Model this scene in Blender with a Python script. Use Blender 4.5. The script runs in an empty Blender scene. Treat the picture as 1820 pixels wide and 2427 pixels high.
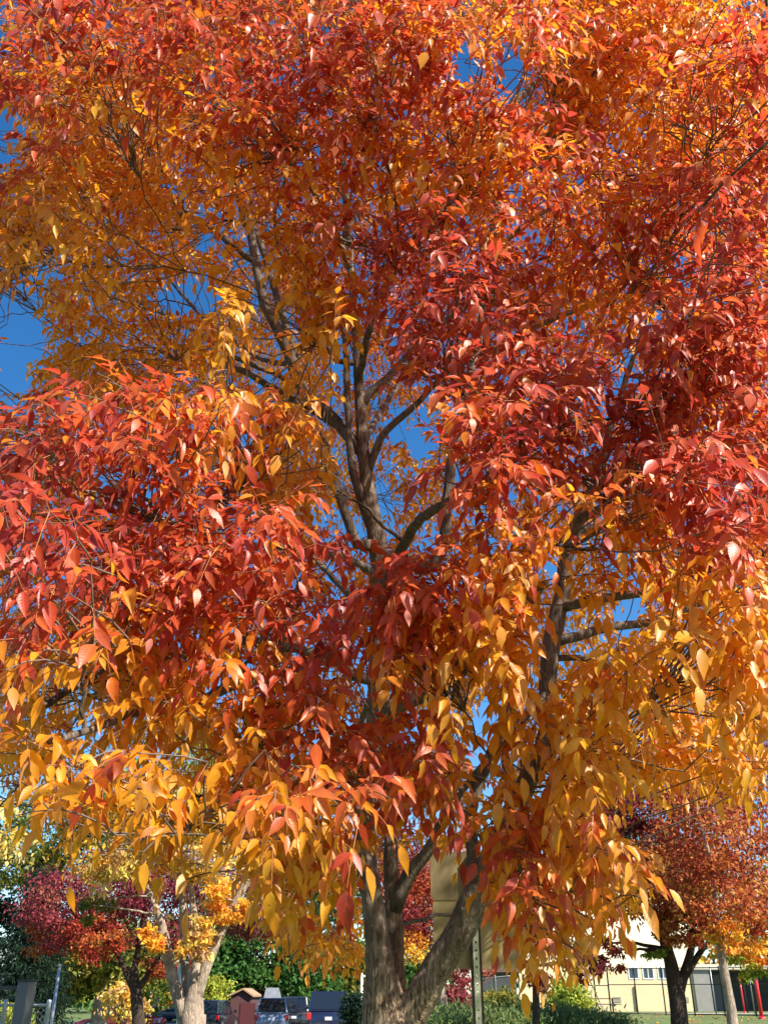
import bpy, bmesh, math, random
import numpy as np
from mathutils import Vector, Matrix
R = math.radians
rng = np.random.default_rng(11)
random.seed(5)
sc = bpy.context.scene
col = sc.collection

# ------------------------------------------------------------------ camera
F = 2194.0; CX, CY = 910.0, 1213.5; PITCH = R(27.49); CAMZ = 1.6
cam_d = bpy.data.cameras.new('camera'); cam = bpy.data.objects.new('camera', cam_d); col.objects.link(cam)
cam.location = (0, 0, CAMZ); cam.rotation_euler = (R(90) + PITCH, 0, 0)
cam_d.sensor_fit = 'VERTICAL'; cam_d.sensor_height = 24
cam_d.angle = 2 * math.atan(CY / F); cam_d.clip_start = 0.05; cam_d.clip_end = 3000
sc.camera = cam
# ------------------------------------------------------------------ sun, sky, exposure
SUN_EL, SUN_AZ = R(43), R(124)           # azimuth from +Y towards +X
SUN = np.array([math.sin(SUN_AZ) * math.cos(SUN_EL), math.cos(SUN_AZ) * math.cos(SUN_EL), math.sin(SUN_EL)])
w = bpy.data.worlds.new('World'); sc.world = w; w.use_nodes = True
nt = w.node_tree; nt.nodes.clear()
sky = nt.nodes.new('ShaderNodeTexSky'); sky.sky_type = 'NISHITA'; sky.sun_disc = False
sky.sun_elevation = SUN_EL; sky.sun_rotation = SUN_AZ; sky.air_density = 1.0; sky.dust_density = 0.4; sky.ozone_density = 3.2; sky.altitude = 600
bg = nt.nodes.new('ShaderNodeBackground'); bg.inputs[1].default_value = 0.10
wo = nt.nodes.new('ShaderNodeOutputWorld'); hs_ = nt.nodes.new('ShaderNodeHueSaturation'); hs_.inputs['Saturation'].default_value = 1.3; nt.links.new(sky.outputs[0], hs_.inputs['Color']); nt.links.new(hs_.outputs[0], bg.inputs[0]); nt.links.new(bg.outputs[0], wo.inputs[0])
sl = bpy.data.lights.new('sun', 'SUN'); sl.energy = 5.0; sl.angle = R(0.55); sl.color = (1.0, 0.94, 0.84)
so = bpy.data.objects.new('sun', sl); col.objects.link(so); so.location = (20, -20, 30)
so.rotation_euler = Vector(SUN).to_track_quat('Z', 'Y').to_euler()
sc.view_settings.view_transform = 'Standard'; sc.view_settings.look = 'None'; sc.view_settings.gamma = 1
sc.view_settings.exposure = 1.12
sc.cycles.max_bounces = 8; sc.cycles.diffuse_bounces = 5; sc.cycles.transmission_bounces = 6; sc.cycles.transparent_max_bounces = 12
sc.cycles.sample_clamp_indirect = 6

# ------------------------------------------------------------------ helpers
SP, CP = math.sin(PITCH), math.cos(PITCH)
def ray(px, py):
    x = (np.asarray(px, float) - CX) / F; y = (CY - np.asarray(py, float)) / F
    return np.stack([x, CP - y * SP, SP + y * CP], -1)
def PY(px, py, Y):                        # world point at ground distance Y seen at photo pixel
    d = ray(px, py); t = Y / d[..., 1]
    return d * np.asarray(t)[..., None] + np.array([0, 0, CAMZ])
def PD(px, py, t):
    d = ray(px, py); d = d / np.linalg.norm(d, axis=-1, keepdims=True)
    return d * np.asarray(t, float)[..., None] + np.array([0, 0, CAMZ])
def proj(P):
    q = P - np.array([0, 0, CAMZ])
    f = q[..., 1] * CP + q[..., 2] * SP; u = -q[..., 1] * SP + q[..., 2] * CP
    f = np.where(f < 1e-3, 1e-3, f)
    return CX + q[..., 0] / f * F, CY - u / f * F, np.linalg.norm(q, axis=-1), q[..., 1] * CP + q[..., 2] * SP
def sst(a, b, x):
    t = np.clip((x - a) / (b - a), 0, 1); return t * t * (3 - 2 * t)
def gz(x, y):
    x = np.asarray(x, float); y = np.asarray(y, float)
    r = sst(-1, 9, x) * sst(12, 55, y) * 0.62
    l = -0.5 * sst(30, 72, y) * (1 - sst(-4, 8, x))
    return r + l
def nrm(v): return v / np.maximum(np.linalg.norm(v, axis=-1, keepdims=True), 1e-9)

def tag(o, label=None, cat=None, group=None, kind=None):
    if label: o['label'] = label
    if cat: o['category'] = cat
    if group: o['group'] = group
    if kind: o['kind'] = kind
    return o
def empty(name, loc, label, cat, group=None, rz=0):
    o = bpy.data.objects.new(name, None); col.objects.link(o); o.location = loc; o.rotation_euler = (0, 0, rz)
    o.empty_display_size = .3
    return tag(o, label, cat, group)
def link(name, me, mats, parent=None, smooth=False):
    o = bpy.data.objects.new(name, me); col.objects.link(o)
    for m in (mats if isinstance(mats, (list, tuple)) else [mats]): me.materials.append(m)
    if smooth: me.polygons.foreach_set('use_smooth', np.ones(len(me.polygons), bool))
    if parent is not None:
        o.parent = parent
    return o
def np_mesh(name, verts, faces_list):
    """faces_list: list of (n,k) int arrays"""
    me = bpy.data.meshes.new(name)
    verts = np.ascontiguousarray(verts, np.float32)
    me.vertices.add(len(verts)); me.vertices.foreach_set('co', verts.ravel())
    loops = np.concatenate([f.ravel() for f in faces_list]).astype(np.int32)
    tot = np.concatenate([np.full(len(f), f.shape[1], np.int32) for f in faces_list])
    st = np.concatenate([[0], np.cumsum(tot)[:-1]]).astype(np.int32)
    me.loops.add(len(loops)); me.loops.foreach_set('vertex_index', loops)
    me.polygons.add(len(tot)); me.polygons.foreach_set('loop_start', st); me.polygons.foreach_set('loop_total', tot)
    me.update(calc_edges=True)
    return me
class MB:
    """collects simple solids into one mesh (local coordinates)"""
    def __init__(s): s.v = []; s.f = []; s.n = 0
    def add(s, v, f):
        s.v += [tuple(map(float, p)) for p in v]; s.f += [tuple(i + s.n for i in q) for q in f]; s.n += len(v)
    def box(s, x0, x1, y0, y1, z0, z1):
        s.add([(x0,y0,z0),(x1,y0,z0),(x1,y1,z0),(x0,y1,z0),(x0,y0,z1),(x1,y0,z1),(x1,y1,z1),(x0,y1,z1)],
              [(0,3,2,1),(4,5,6,7),(0,1,5,4),(1,2,6,5),(2,3,7,6),(3,0,4,7)]); return s
    def hexa(s, a, b):   # two quads -> solid
        s.add(list(a) + list(b), [(3,2,1,0),(4,5,6,7),(0,1,5,4),(1,2,6,5),(2,3,7,6),(3,0,4,7)]); return s
    def prism(s, prof, y0, y1, axis='y'):
        n = len(prof)
        if axis == 'y': v = [(p[0], y0, p[1]) for p in prof] + [(p[0], y1, p[1]) for p in prof]
        else: v = [(y0, p[0], p[1]) for p in prof] + [(y1, p[0], p[1]) for p in prof]
        s.add(v, [tuple(range(n)), tuple(range(2*n-1, n-1, -1))] + [(i, i+n, (i+1)%n+n, (i+1)%n) for i in range(n)]); return s
    def tube(s, pts, rad, seg=8, cap=True):
        v, f = tube_arrays(np.array(pts, float), np.array(rad if hasattr(rad, '__len__') else [rad]*len(pts), float), seg)
        s.add(v, [tuple(q) for q in f])
        if cap:
            n = len(pts)
            b = s.n - len(v)
            s.f.append(tuple(b + i for i in range(seg))[::-1]); s.f.append(tuple(b + (n-1)*seg + i for i in range(seg)))
        return s
    def build(s, name, mat, parent=None, smooth=False, bevel=0):
        me = bpy.data.meshes.new(name); me.from_pydata(s.v, [], s.f); me.update()
        bm = bmesh.new(); bm.from_mesh(me); bmesh.ops.recalc_face_normals(bm, faces=bm.faces); bm.to_mesh(me); bm.free()
        o = link(name, me, mat, parent, smooth)
        if bevel:
            m = o.modifiers.new('bevel', 'BEVEL'); m.width = bevel; m.segments = 2; m.limit_method = 'ANGLE'
        return o
def frames(pts):
    t = np.gradient(pts, axis=0); t = nrm(t)
    ref = np.array([0, 1, 0.0]) if abs(t[0][1]) < .8 else np.array([1.0, 0, 0])
    ns = []
    n = nrm(np.cross(t[0], ref))
    for k in range(len(pts)):
        n = nrm(n - t[k] * np.dot(n, t[k])); ns.append(n)
    ns = np.array(ns); return t, ns, np.cross(t, ns)
def tube_arrays(pts, rad, seg, wob=0.0):
    t, n, b = frames(pts); a = np.arange(seg) * 2 * np.pi / seg
    rr = rad[:, None] * (1 + wob * (rng.random((len(pts), seg)) - .5))
    v = pts[:, None, :] + rr[..., None] * (np.cos(a)[None, :, None] * n[:, None, :] + np.sin(a)[None, :, None] * b[:, None, :])
    k = len(pts); i = np.arange(k-1)[:, None] * seg; j = np.arange(seg)[None, :]; j2 = (j + 1) % seg
    f = np.stack([i + j, i + j2, i + seg + j2, i + seg + j], -1).reshape(-1, 4)
    return v.reshape(-1, 3), f
def smooth_path(P, step=.08):
    P = np.array(P, float); Q = np.vstack([2*P[0]-P[1], P, 2*P[-1]-P[-2]]); out = []
    for i in range(1, len(Q)-2):
        n = max(2, int(np.linalg.norm(Q[i+1][:3]-Q[i][:3]) / step)); t = np.linspace(0, 1, n, endpoint=False)[:, None]
        a, b, c, d = Q[i-1], Q[i], Q[i+1], Q[i+2]
        out.append(.5*((2*b)+(-a+c)*t+(2*a-5*b+4*c-d)*t**2+(-a+3*b-3*c+d)*t**3))
    out.append(P[-1:]); return np.vstack(out)      # columns x,y,z,r

# ------------------------------------------------------------------ materials
def mat(name, color=(.5,.5,.5), rough=.7, metal=0, noise=0, scale=5, bump=0, bscale=None, color2=None, spec=.5, coat=0, stretch=None):
    m = bpy.data.materials.new(name); m.use_nodes = True; nt = m.node_tree; b = nt.nodes['Principled BSDF']
    b.inputs['Base Color'].default_value = (*color, 1); b.inputs['Roughness'].default_value = rough; b.inputs['Metallic'].default_value = metal
    b.inputs['Specular IOR Level'].default_value = spec; b.inputs['Coat Weight'].default_value = coat
    tc = nt.nodes.new('ShaderNodeTexCoord'); mp = nt.nodes.new('ShaderNodeMapping'); nt.links.new(tc.outputs['Object'], mp.inputs[0])
    if stretch: mp.inputs['Scale'].default_value = stretch
    if noise or color2:
        n = nt.nodes.new('ShaderNodeTexNoise'); n.inputs['Scale'].default_value = scale; n.inputs['Detail'].default_value = 8; n.inputs['Roughness'].default_value = .65
        nt.links.new(mp.outputs[0], n.inputs['Vector'])
        r = nt.nodes.new('ShaderNodeValToRGB'); r.color_ramp.elements[0].position = .3; r.color_ramp.elements[1].position = .7
        c2 = color2 or tuple(c*(1-noise) for c in color)
        r.color_ramp.elements[0].color = (*c2, 1); r.color_ramp.elements[1].color = (*color, 1)
        nt.links.new(n.outputs[0], r.inputs[0]); nt.links.new(r.outputs[0], b.inputs['Base Color'])
    if bump:
        n2 = nt.nodes.new('ShaderNodeTexNoise'); n2.inputs['Scale'].default_value = bscale or scale*4; n2.inputs['Detail'].default_value = 10
        nt.links.new(mp.outputs[0], n2.inputs['Vector'])
        bp = nt.nodes.new('ShaderNodeBump'); bp.inputs['Strength'].default_value = bump; bp.inputs['Distance'].default_value = .02
        nt.links.new(n2.outputs[0], bp.inputs['Height']); nt.links.new(bp.outputs[0], b.inputs['Normal'])
    return m
def leaf_mat(name, trans=.5, rough=.42, veins=True, spec=.5):
    m = bpy.data.materials.new(name); m.use_nodes = True; nt = m.node_tree; N = nt.nodes; L = nt.links
    b = N['Principled BSDF']; out = N['Material Output']
    at = N.new('ShaderNodeAttribute'); at.attribute_name = 'leafcol'
    ab = N.new('ShaderNodeAttribute'); ab.attribute_name = 'backcol'
    geo = N.new('ShaderNodeNewGeometry')
    mx = N.new('ShaderNodeMix'); mx.data_type = 'RGBA'; L.new(geo.outputs['Backfacing'], mx.inputs['Factor']); L.new(at.outputs['Color'], mx.inputs[6]); L.new(ab.outputs['Color'], mx.inputs[7])
    basec = mx.outputs[2]
    # blotches in the leaf itself
    no = N.new('ShaderNodeTexNoise'); no.inputs['Scale'].default_value = 28; no.inputs['Detail'].default_value = 4
    tc = N.new('ShaderNodeTexCoord'); L.new(tc.outputs['Object'], no.inputs['Vector'])
    rp = N.new('ShaderNodeMapRange'); rp.inputs[1].default_value = .3; rp.inputs[2].default_value = .7; rp.inputs[3].default_value = .80; rp.inputs[4].default_value = 1.18
    L.new(no.outputs[0], rp.inputs[0])
    mu = N.new('ShaderNodeMix'); mu.data_type = 'RGBA'; mu.blend_type = 'MULTIPLY'; mu.inputs['Factor'].default_value = 1
    L.new(basec, mu.inputs[6]); L.new(rp.outputs[0], mu.inputs[7]); basec = mu.outputs[2]
    if veins:
        uv = N.new('ShaderNodeAttribute'); uv.attribute_name = 'luv'
        sx = N.new('ShaderNodeSeparateXYZ'); L.new(uv.outputs['Vector'], sx.inputs[0])
        ay = N.new('ShaderNodeMath'); ay.operation = 'ABSOLUTE'; L.new(sx.outputs[1], ay.inputs[0])
        # side veins: stripes in u - 0.35*|v|
        m1 = N.new('ShaderNodeMath'); m1.operation = 'MULTIPLY_ADD'; L.new(ay.outputs[0], m1.inputs[0]); m1.inputs[1].default_value = -.16; L.new(sx.outputs[0], m1.inputs[2])
        m2 = N.new('ShaderNodeMath'); m2.operation = 'MULTIPLY'; L.new(m1.outputs[0], m2.inputs[0]); m2.inputs[1].default_value = 55
        m3 = N.new('ShaderNodeMath'); m3.operation = 'SINE'; L.new(m2.outputs[0], m3.inputs[0])
        mid = N.new('ShaderNodeMapRange'); mid.inputs[1].default_value = .03; mid.inputs[2].default_value = .10; mid.inputs[3].default_value = 1; mid.inputs[4].default_value = 0
        L.new(ay.outputs[0], mid.inputs[0])
        lt = N.new('ShaderNodeMix'); lt.data_type = 'RGBA'; fm = N.new('ShaderNodeMath'); fm.operation = 'MULTIPLY'; fm.inputs[1].default_value = .22
        L.new(mid.outputs[0], fm.inputs[0]); L.new(fm.outputs[0], lt.inputs['Factor']); L.new(basec, lt.inputs[6]); lt.inputs[7].default_value = (.75, .42, .16, 1); basec = lt.outputs[2]
        bh = N.new('ShaderNodeMath'); bh.operation = 'SUBTRACT'; L.new(m3.outputs[0], bh.inputs[0]); L.new(mid.outputs[0], bh.inputs[1])
        bp = N.new('ShaderNodeBump'); bp.inputs['Strength'].default_value = .16; bp.inputs['Distance'].default_value = .0005
        L.new(bh.outputs[0], bp.inputs['Height']); L.new(bp.outputs[0], b.inputs['Normal'])
    if veins:      # brown flecks and scorched spots, redder towards the leaf edge
        n9 = N.new('ShaderNodeTexNoise'); n9.inputs['Scale'].default_value = 95; n9.inputs['Detail'].default_value = 2; L.new(tc.outputs['Object'], n9.inputs['Vector'])
        m9 = N.new('ShaderNodeMapRange'); m9.inputs[1].default_value = .70; m9.inputs[2].default_value = .76; m9.inputs[4].default_value = .8; L.new(n9.outputs[0], m9.inputs[0])
        x9 = N.new('ShaderNodeMix'); x9.data_type = 'RGBA'; L.new(m9.outputs[0], x9.inputs['Factor']); L.new(basec, x9.inputs[6]); x9.inputs[7].default_value = (.10, .035, .02, 1); basec = x9.outputs[2]
        e9 = N.new('ShaderNodeMapRange'); e9.inputs[1].default_value = .35; e9.inputs[2].default_value = 1.; e9.inputs[4].default_value = .4; L.new(ay.outputs[0], e9.inputs[0])
        f9 = N.new('ShaderNodeMath'); f9.operation = 'MULTIPLY'; L.new(e9.outputs[0], f9.inputs[0]); L.new(no.outputs[0], f9.inputs[1])
        y9 = N.new('ShaderNodeMix'); y9.data_type = 'RGBA'; L.new(f9.outputs[0], y9.inputs['Factor']); L.new(basec, y9.inputs[6]); y9.inputs[7].default_value = (.55, .07, .03, 1); basec = y9.outputs[2]
        b.inputs['Sheen Weight'].default_value = .18; b.inputs['Sheen Roughness'].default_value = .4
    L.new(basec, b.inputs['Base Color']); b.inputs['Roughness'].default_value = rough; b.inputs['Specular IOR Level'].default_value = spec
    tr = N.new('ShaderNodeBsdfTranslucent')
    # light that passed the blade is more saturated: use the paler backcol pigment
    g = N.new('ShaderNodeMix'); g.data_type = 'RGBA'; g.inputs['Factor'].default_value = .55; L.new(basec, g.inputs[6]); L.new(ab.outputs['Color'], g.inputs[7])
    L.new(g.outputs[2], tr.inputs['Color'])
    ms = N.new('ShaderNodeMixShader'); ms.inputs[0].default_value = trans; L.new(b.outputs[0], ms.inputs[1]); L.new(tr.outputs[0], ms.inputs[2]); L.new(ms.outputs[0], out.inputs['Surface'])
    return m
LEAF = leaf_mat('ash_leaf', .58, .42, True, .7); LEAFBG = leaf_mat('far_leaf', .4, .6, False, .2)

def bark_mat(name, dark, light, scale=1.0, ridge=.8, patch=None):
    m = bpy.data.materials.new(name); m.use_nodes = True; nt = m.node_tree; N = nt.nodes; L = nt.links; b = N['Principled BSDF']
    tc = N.new('ShaderNodeTexCoord'); mp = N.new('ShaderNodeMapping'); mp.inputs['Scale'].default_value = (9*scale, 9*scale, 1.6*scale); L.new(tc.outputs['Object'], mp.inputs[0])
    n = N.new('ShaderNodeTexNoise'); n.inputs['Scale'].default_value = 3.2; n.inputs['Detail'].default_value = 10; n.inputs['Roughness'].default_value = .68; n.inputs['Distortion'].default_value = .8; L.new(mp.outputs[0], n.inputs['Vector'])
    vo = N.new('ShaderNodeTexVoronoi'); vo.feature = 'DISTANCE_TO_EDGE'; vo.inputs['Scale'].default_value = 4.5; L.new(mp.outputs[0], vo.inputs['Vector'])
    n2 = N.new('ShaderNodeTexNoise'); n2.inputs['Scale'].default_value = 5*scale; n2.inputs['Detail'].default_value = 5; L.new(tc.outputs['Object'], n2.inputs['Vector'])
    r = N.new('ShaderNodeValToRGB'); r.color_ramp.elements[0].position = .34; r.color_ramp.elements[1].position = .66
    r.color_ramp.elements[0].color = (*dark, 1); r.color_ramp.elements[1].color = (*light, 1); L.new(n.outputs[0], r.inputs[0])
    r2 = N.new('ShaderNodeValToRGB'); r2.color_ramp.elements[0].position = .4; r2.color_ramp.elements[1].position = .62
    r2.color_ramp.elements[0].color = (.55, .5, .47, 1); r2.color_ramp.elements[1].color = (1.05, 1.0, .95, 1); L.new(n2.outputs[0], r2.inputs[0])
    mu = N.new('ShaderNodeMix'); mu.data_type = 'RGBA'; mu.blend_type = 'MULTIPLY'; mu.inputs['Factor'].default_value = .8; L.new(r.outputs[0], mu.inputs[6]); L.new(r2.outputs[0], mu.inputs[7])
    L.new(mu.outputs[2], b.inputs['Base Color']); b.inputs['Roughness'].default_value = .85; b.inputs['Specular IOR Level'].default_value = .25
    if patch:      # furrowed bark low on the trunk is coloured paler and yellower than the smooth bark above
        sp = N.new('ShaderNodeSeparateXYZ'); L.new(tc.outputs['Object'], sp.inputs[0]); q = N.new('ShaderNodeMath'); q.operation = 'MULTIPLY_ADD'; q.inputs[1].default_value = .5; L.new(n2.outputs[0], q.inputs[0]); L.new(sp.outputs[2], q.inputs[2])
        mr = N.new('ShaderNodeMapRange'); mr.inputs[1].default_value = patch+.42; mr.inputs[2].default_value = patch+.08; L.new(q.outputs[0], mr.inputs[0])
        r3 = N.new('ShaderNodeValToRGB'); r3.color_ramp.elements[0].position = .40; r3.color_ramp.elements[1].position = .60; r3.color_ramp.elements[0].color = (.10, .055, .03, 1); r3.color_ramp.elements[1].color = (.62, .46, .29, 1); L.new(n.outputs[0], r3.inputs[0])
        mp_ = N.new('ShaderNodeMix'); mp_.data_type = 'RGBA'; L.new(mr.outputs[0], mp_.inputs['Factor']); L.new(mu.outputs[2], mp_.inputs[6]); L.new(r3.outputs[0], mp_.inputs[7]); L.new(mp_.outputs[2], b.inputs['Base Color'])
    ck = N.new('ShaderNodeMapRange'); ck.inputs[1].default_value = .0; ck.inputs[2].default_value = .16; ck.inputs[3].default_value = 1.; ck.inputs[4].default_value = 0.; L.new(vo.outputs['Distance'], ck.inputs[0])
    src = b.inputs['Base Color'].links[0].from_socket; cm = N.new('ShaderNodeMix'); cm.data_type = 'RGBA'; cf = N.new('ShaderNodeMath'); cf.operation = 'MULTIPLY'; cf.inputs[1].default_value = .85*ridge
    L.new(ck.outputs[0], cf.inputs[0]); L.new(src, cm.inputs[6]); cm.inputs[7].default_value = (dark[0]*.45, dark[1]*.45, dark[2]*.45, 1)
    if patch:
        pm = N.new('ShaderNodeMath'); pm.operation = 'MULTIPLY_ADD'; pm.inputs[1].default_value = .8; pm.inputs[2].default_value = .2; L.new(mr.outputs[0], pm.inputs[0])
        p2 = N.new('ShaderNodeMath'); p2.operation = 'MULTIPLY'; L.new(pm.outputs[0], p2.inputs[0]); L.new(cf.outputs[0], p2.inputs[1]); L.new(p2.outputs[0], cm.inputs['Factor'])
    else: L.new(cf.outputs[0], cm.inputs['Factor'])
    L.new(cm.outputs[2], b.inputs['Base Color'])
    h = N.new('ShaderNodeMath'); h.operation = 'MULTIPLY_ADD'; h.inputs[1].default_value = ridge; L.new(vo.outputs['Distance'], h.inputs[0]); L.new(n.outputs[0], h.inputs[2])
    bp = N.new('ShaderNodeBump'); bp.inputs['Strength'].default_value = .8; bp.inputs['Distance'].default_value = .03/scale; L.new(h.outputs[0], bp.inputs['Height']); L.new(bp.outputs[0], b.inputs['Normal'])
    return m
BARK = bark_mat('rough_trunk_bark', (.075, .052, .038), (.33, .26, .195), 1.9, .9, 1.62)
LIMB = bark_mat('smooth_limb_bark', (.055, .040, .031), (.25, .20, .155), 1.6, .25)
TWIG = mat('twig_bark', (.20, .145, .11), .8, noise=.5, scale=20)
STALK = mat('leaf_stalk', (.45, .16, .05), .6)
BARK_PALE = bark_mat('pale_bark', (.30, .23, .165), (.62, .52, .41), 1.3, .7)
BARK_DARK = bark_mat('dark_bark', (.035, .022, .016), (.11, .075, .055), 1.0, .6)

# ------------------------------------------------------------------ leaves
def template(hi):
    if hi: us = [.12, .33, .60, .83]; ws = [.30, .5, .38, .14]
    else: us = [.3, .66]; ws = [.48, .38]
    v = [(0, 0)]; 
    for u, w_ in zip(us, ws): v += [(u, -w_), (u, 0), (u, w_)]
    v.append((1, 0)); v = np.array(v, float); n = len(us); tip = len(v) - 1
    tris = [(0, 2, 1), (0, 3, 2), (tip-3, tip-2, tip), (tip-2, tip-1, tip)]; quads = []
    for k in range(n-1):
        a = 1 + 3*k; quads += [(a, a+1, a+4, a+3), (a+1, a+2, a+5, a+4)]
    return v, np.array(tris), np.array(quads)
STOPS = np.array([0, .25, .45, .62, .8, 1.0])
COLS = np.array([[.88, .43, .018], [.90, .33, .016], [.84, .18, .018], [.60, .066, .03], [.43, .032, .046], [.23, .015, .034]])
BCOLS = np.array([[.95, .46, .014], [.94, .37, .014], [.88, .25, .015], [.78, .14, .02], [.64, .07, .025], [.42, .04, .03]])
def pal(r, C):
    r = np.clip(r, 0, 1); return np.stack([np.interp(r, STOPS, C[:, k]) for k in range(3)], -1)
def leaves_mesh(name, O, A, Nn, Ln, Wd, fc, bc, hi=True):
    """O origin, A axis, Nn normal, lengths, widths, front and back colours"""
    T, tris, quads = template(hi); n = len(O); k = len(T)
    A = nrm(A); Nn = nrm(Nn - A * np.sum(Nn*A, 1, keepdims=True)); S = np.cross(Nn, A)
    bend = rng.uniform(-.08, .55, n)**1.0; fold = rng.uniform(-.05, .6, n) + (rng.random(n) < .12)*rng.uniform(.4, 1., n); tw = rng.uniform(-.9, .9, n); side = rng.uniform(-.12, .12, n)
    u = T[:, 0][None]; v = T[:, 1][None]
    vv = v * Wd[:, None] + side[:, None] * Ln[:, None] * u * (1 - u)
    uu = u * Ln[:, None] * (1 - .12 * bend[:, None] * u)
    ww = -bend[:, None] * Ln[:, None] * u**2 * .8 + np.abs(v) * fold[:, None] * Wd[:, None] + tw[:, None] * v * u * Wd[:, None] * .8
    P = O[:, None] + uu[..., None]*A[:, None] + vv[..., None]*S[:, None] + ww[..., None]*Nn[:, None]
    off = (np.arange(n) * k)[:, None, None]
    me = np_mesh(name, P.reshape(-1, 3), [(tris[None] + off).reshape(-1, 3)] + ([(quads[None] + off).reshape(-1, 4)] if len(quads) else []))
    for an, c in (('leafcol', fc), ('backcol', bc)):
        a = me.attributes.new(an, 'FLOAT_COLOR', 'POINT')
        cc = np.ones((n, k, 4), np.float32); cc[..., :3] = c[:, None]; a.data.foreach_set('color', cc.ravel())
    a = me.attributes.new('luv', 'FLOAT_VECTOR', 'POINT'); q = np.zeros((n, k, 3), np.float32); q[..., 0] = T[:, 0]; q[..., 1] = T[:, 1]*2; a.data.foreach_set('vector', q.ravel())
    me.polygons.foreach_set('use_smooth', np.ones(len(me.polygons), bool))
    return me

# ================================================================== THE BIG ASH TREE
TY = 5.8
tree = empty('ash_tree', (float(PY(930, 2430, TY)[0]), TY, 0), 'large ash with red and orange leaves filling the picture, forked trunk at bottom centre', 'tree')
tree_off = np.array(tree.location)
def limbpath(pts, step=.08):      # (px,py,Y,r)
    return smooth_path([list(PY(a, b, c)) + [r] for a, b, c, r in pts], step)
base = PY(928, 2427, TY)
stems = {
 'trunk': [
   np.vstack([smooth_path([[base[0], TY, -.15, .26], [base[0], TY, .15, .21], [base[0]+.01, TY, .7, .185], list(PY(925, 2440, TY)) + [.17], list(PY(915, 2390, TY)) + [.13], list(PY(905, 2320, TY-.02)) + [.09]])]),
   limbpath([(905,2400,TY-.03,.11),(900,2300,TY-.05,.082),(891,2200,TY-.06,.066),(877,2100,TY-.05,.066),(866,2000,TY,.066),(875,1850,TY+.03,.07),(895,1700,TY+.05,.072),(902,1520,TY+.05,.076),(906,1370,TY+.02,.072),(892,1275,TY,.066),(874,1170,TY,.056),(860,1060,TY,.046),(853,940,TY,.042),(848,850,TY,.040),(838,720,TY,.036),(828,600,TY,.033),(818,450,TY+.05,.032),(812,320,TY+.1,.024),(820,180,TY+.1,.016),(815,20,TY+.1,.008)]),
   limbpath([(945,2450,TY,.12),(975,2400,TY-.04,.10),(1006,2350,TY-.08,.09),(1032,2300,TY-.1,.084),(1064,2250,TY-.13,.083),(1098,2195,TY-.16,.083),(1122,2140,TY-.2,.086),(1150,2090,TY-.24,.07)]),
   limbpath([(930,2390,TY+.04,.08),(936,2290,TY+.07,.055),(936,2200,TY+.1,.055),(930,2120,TY+.12,.05),(926,2030,TY+.12,.045),(928,1900,TY+.15,.04),(942,1760,TY+.2,.034)]),
 ],
}
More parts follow.
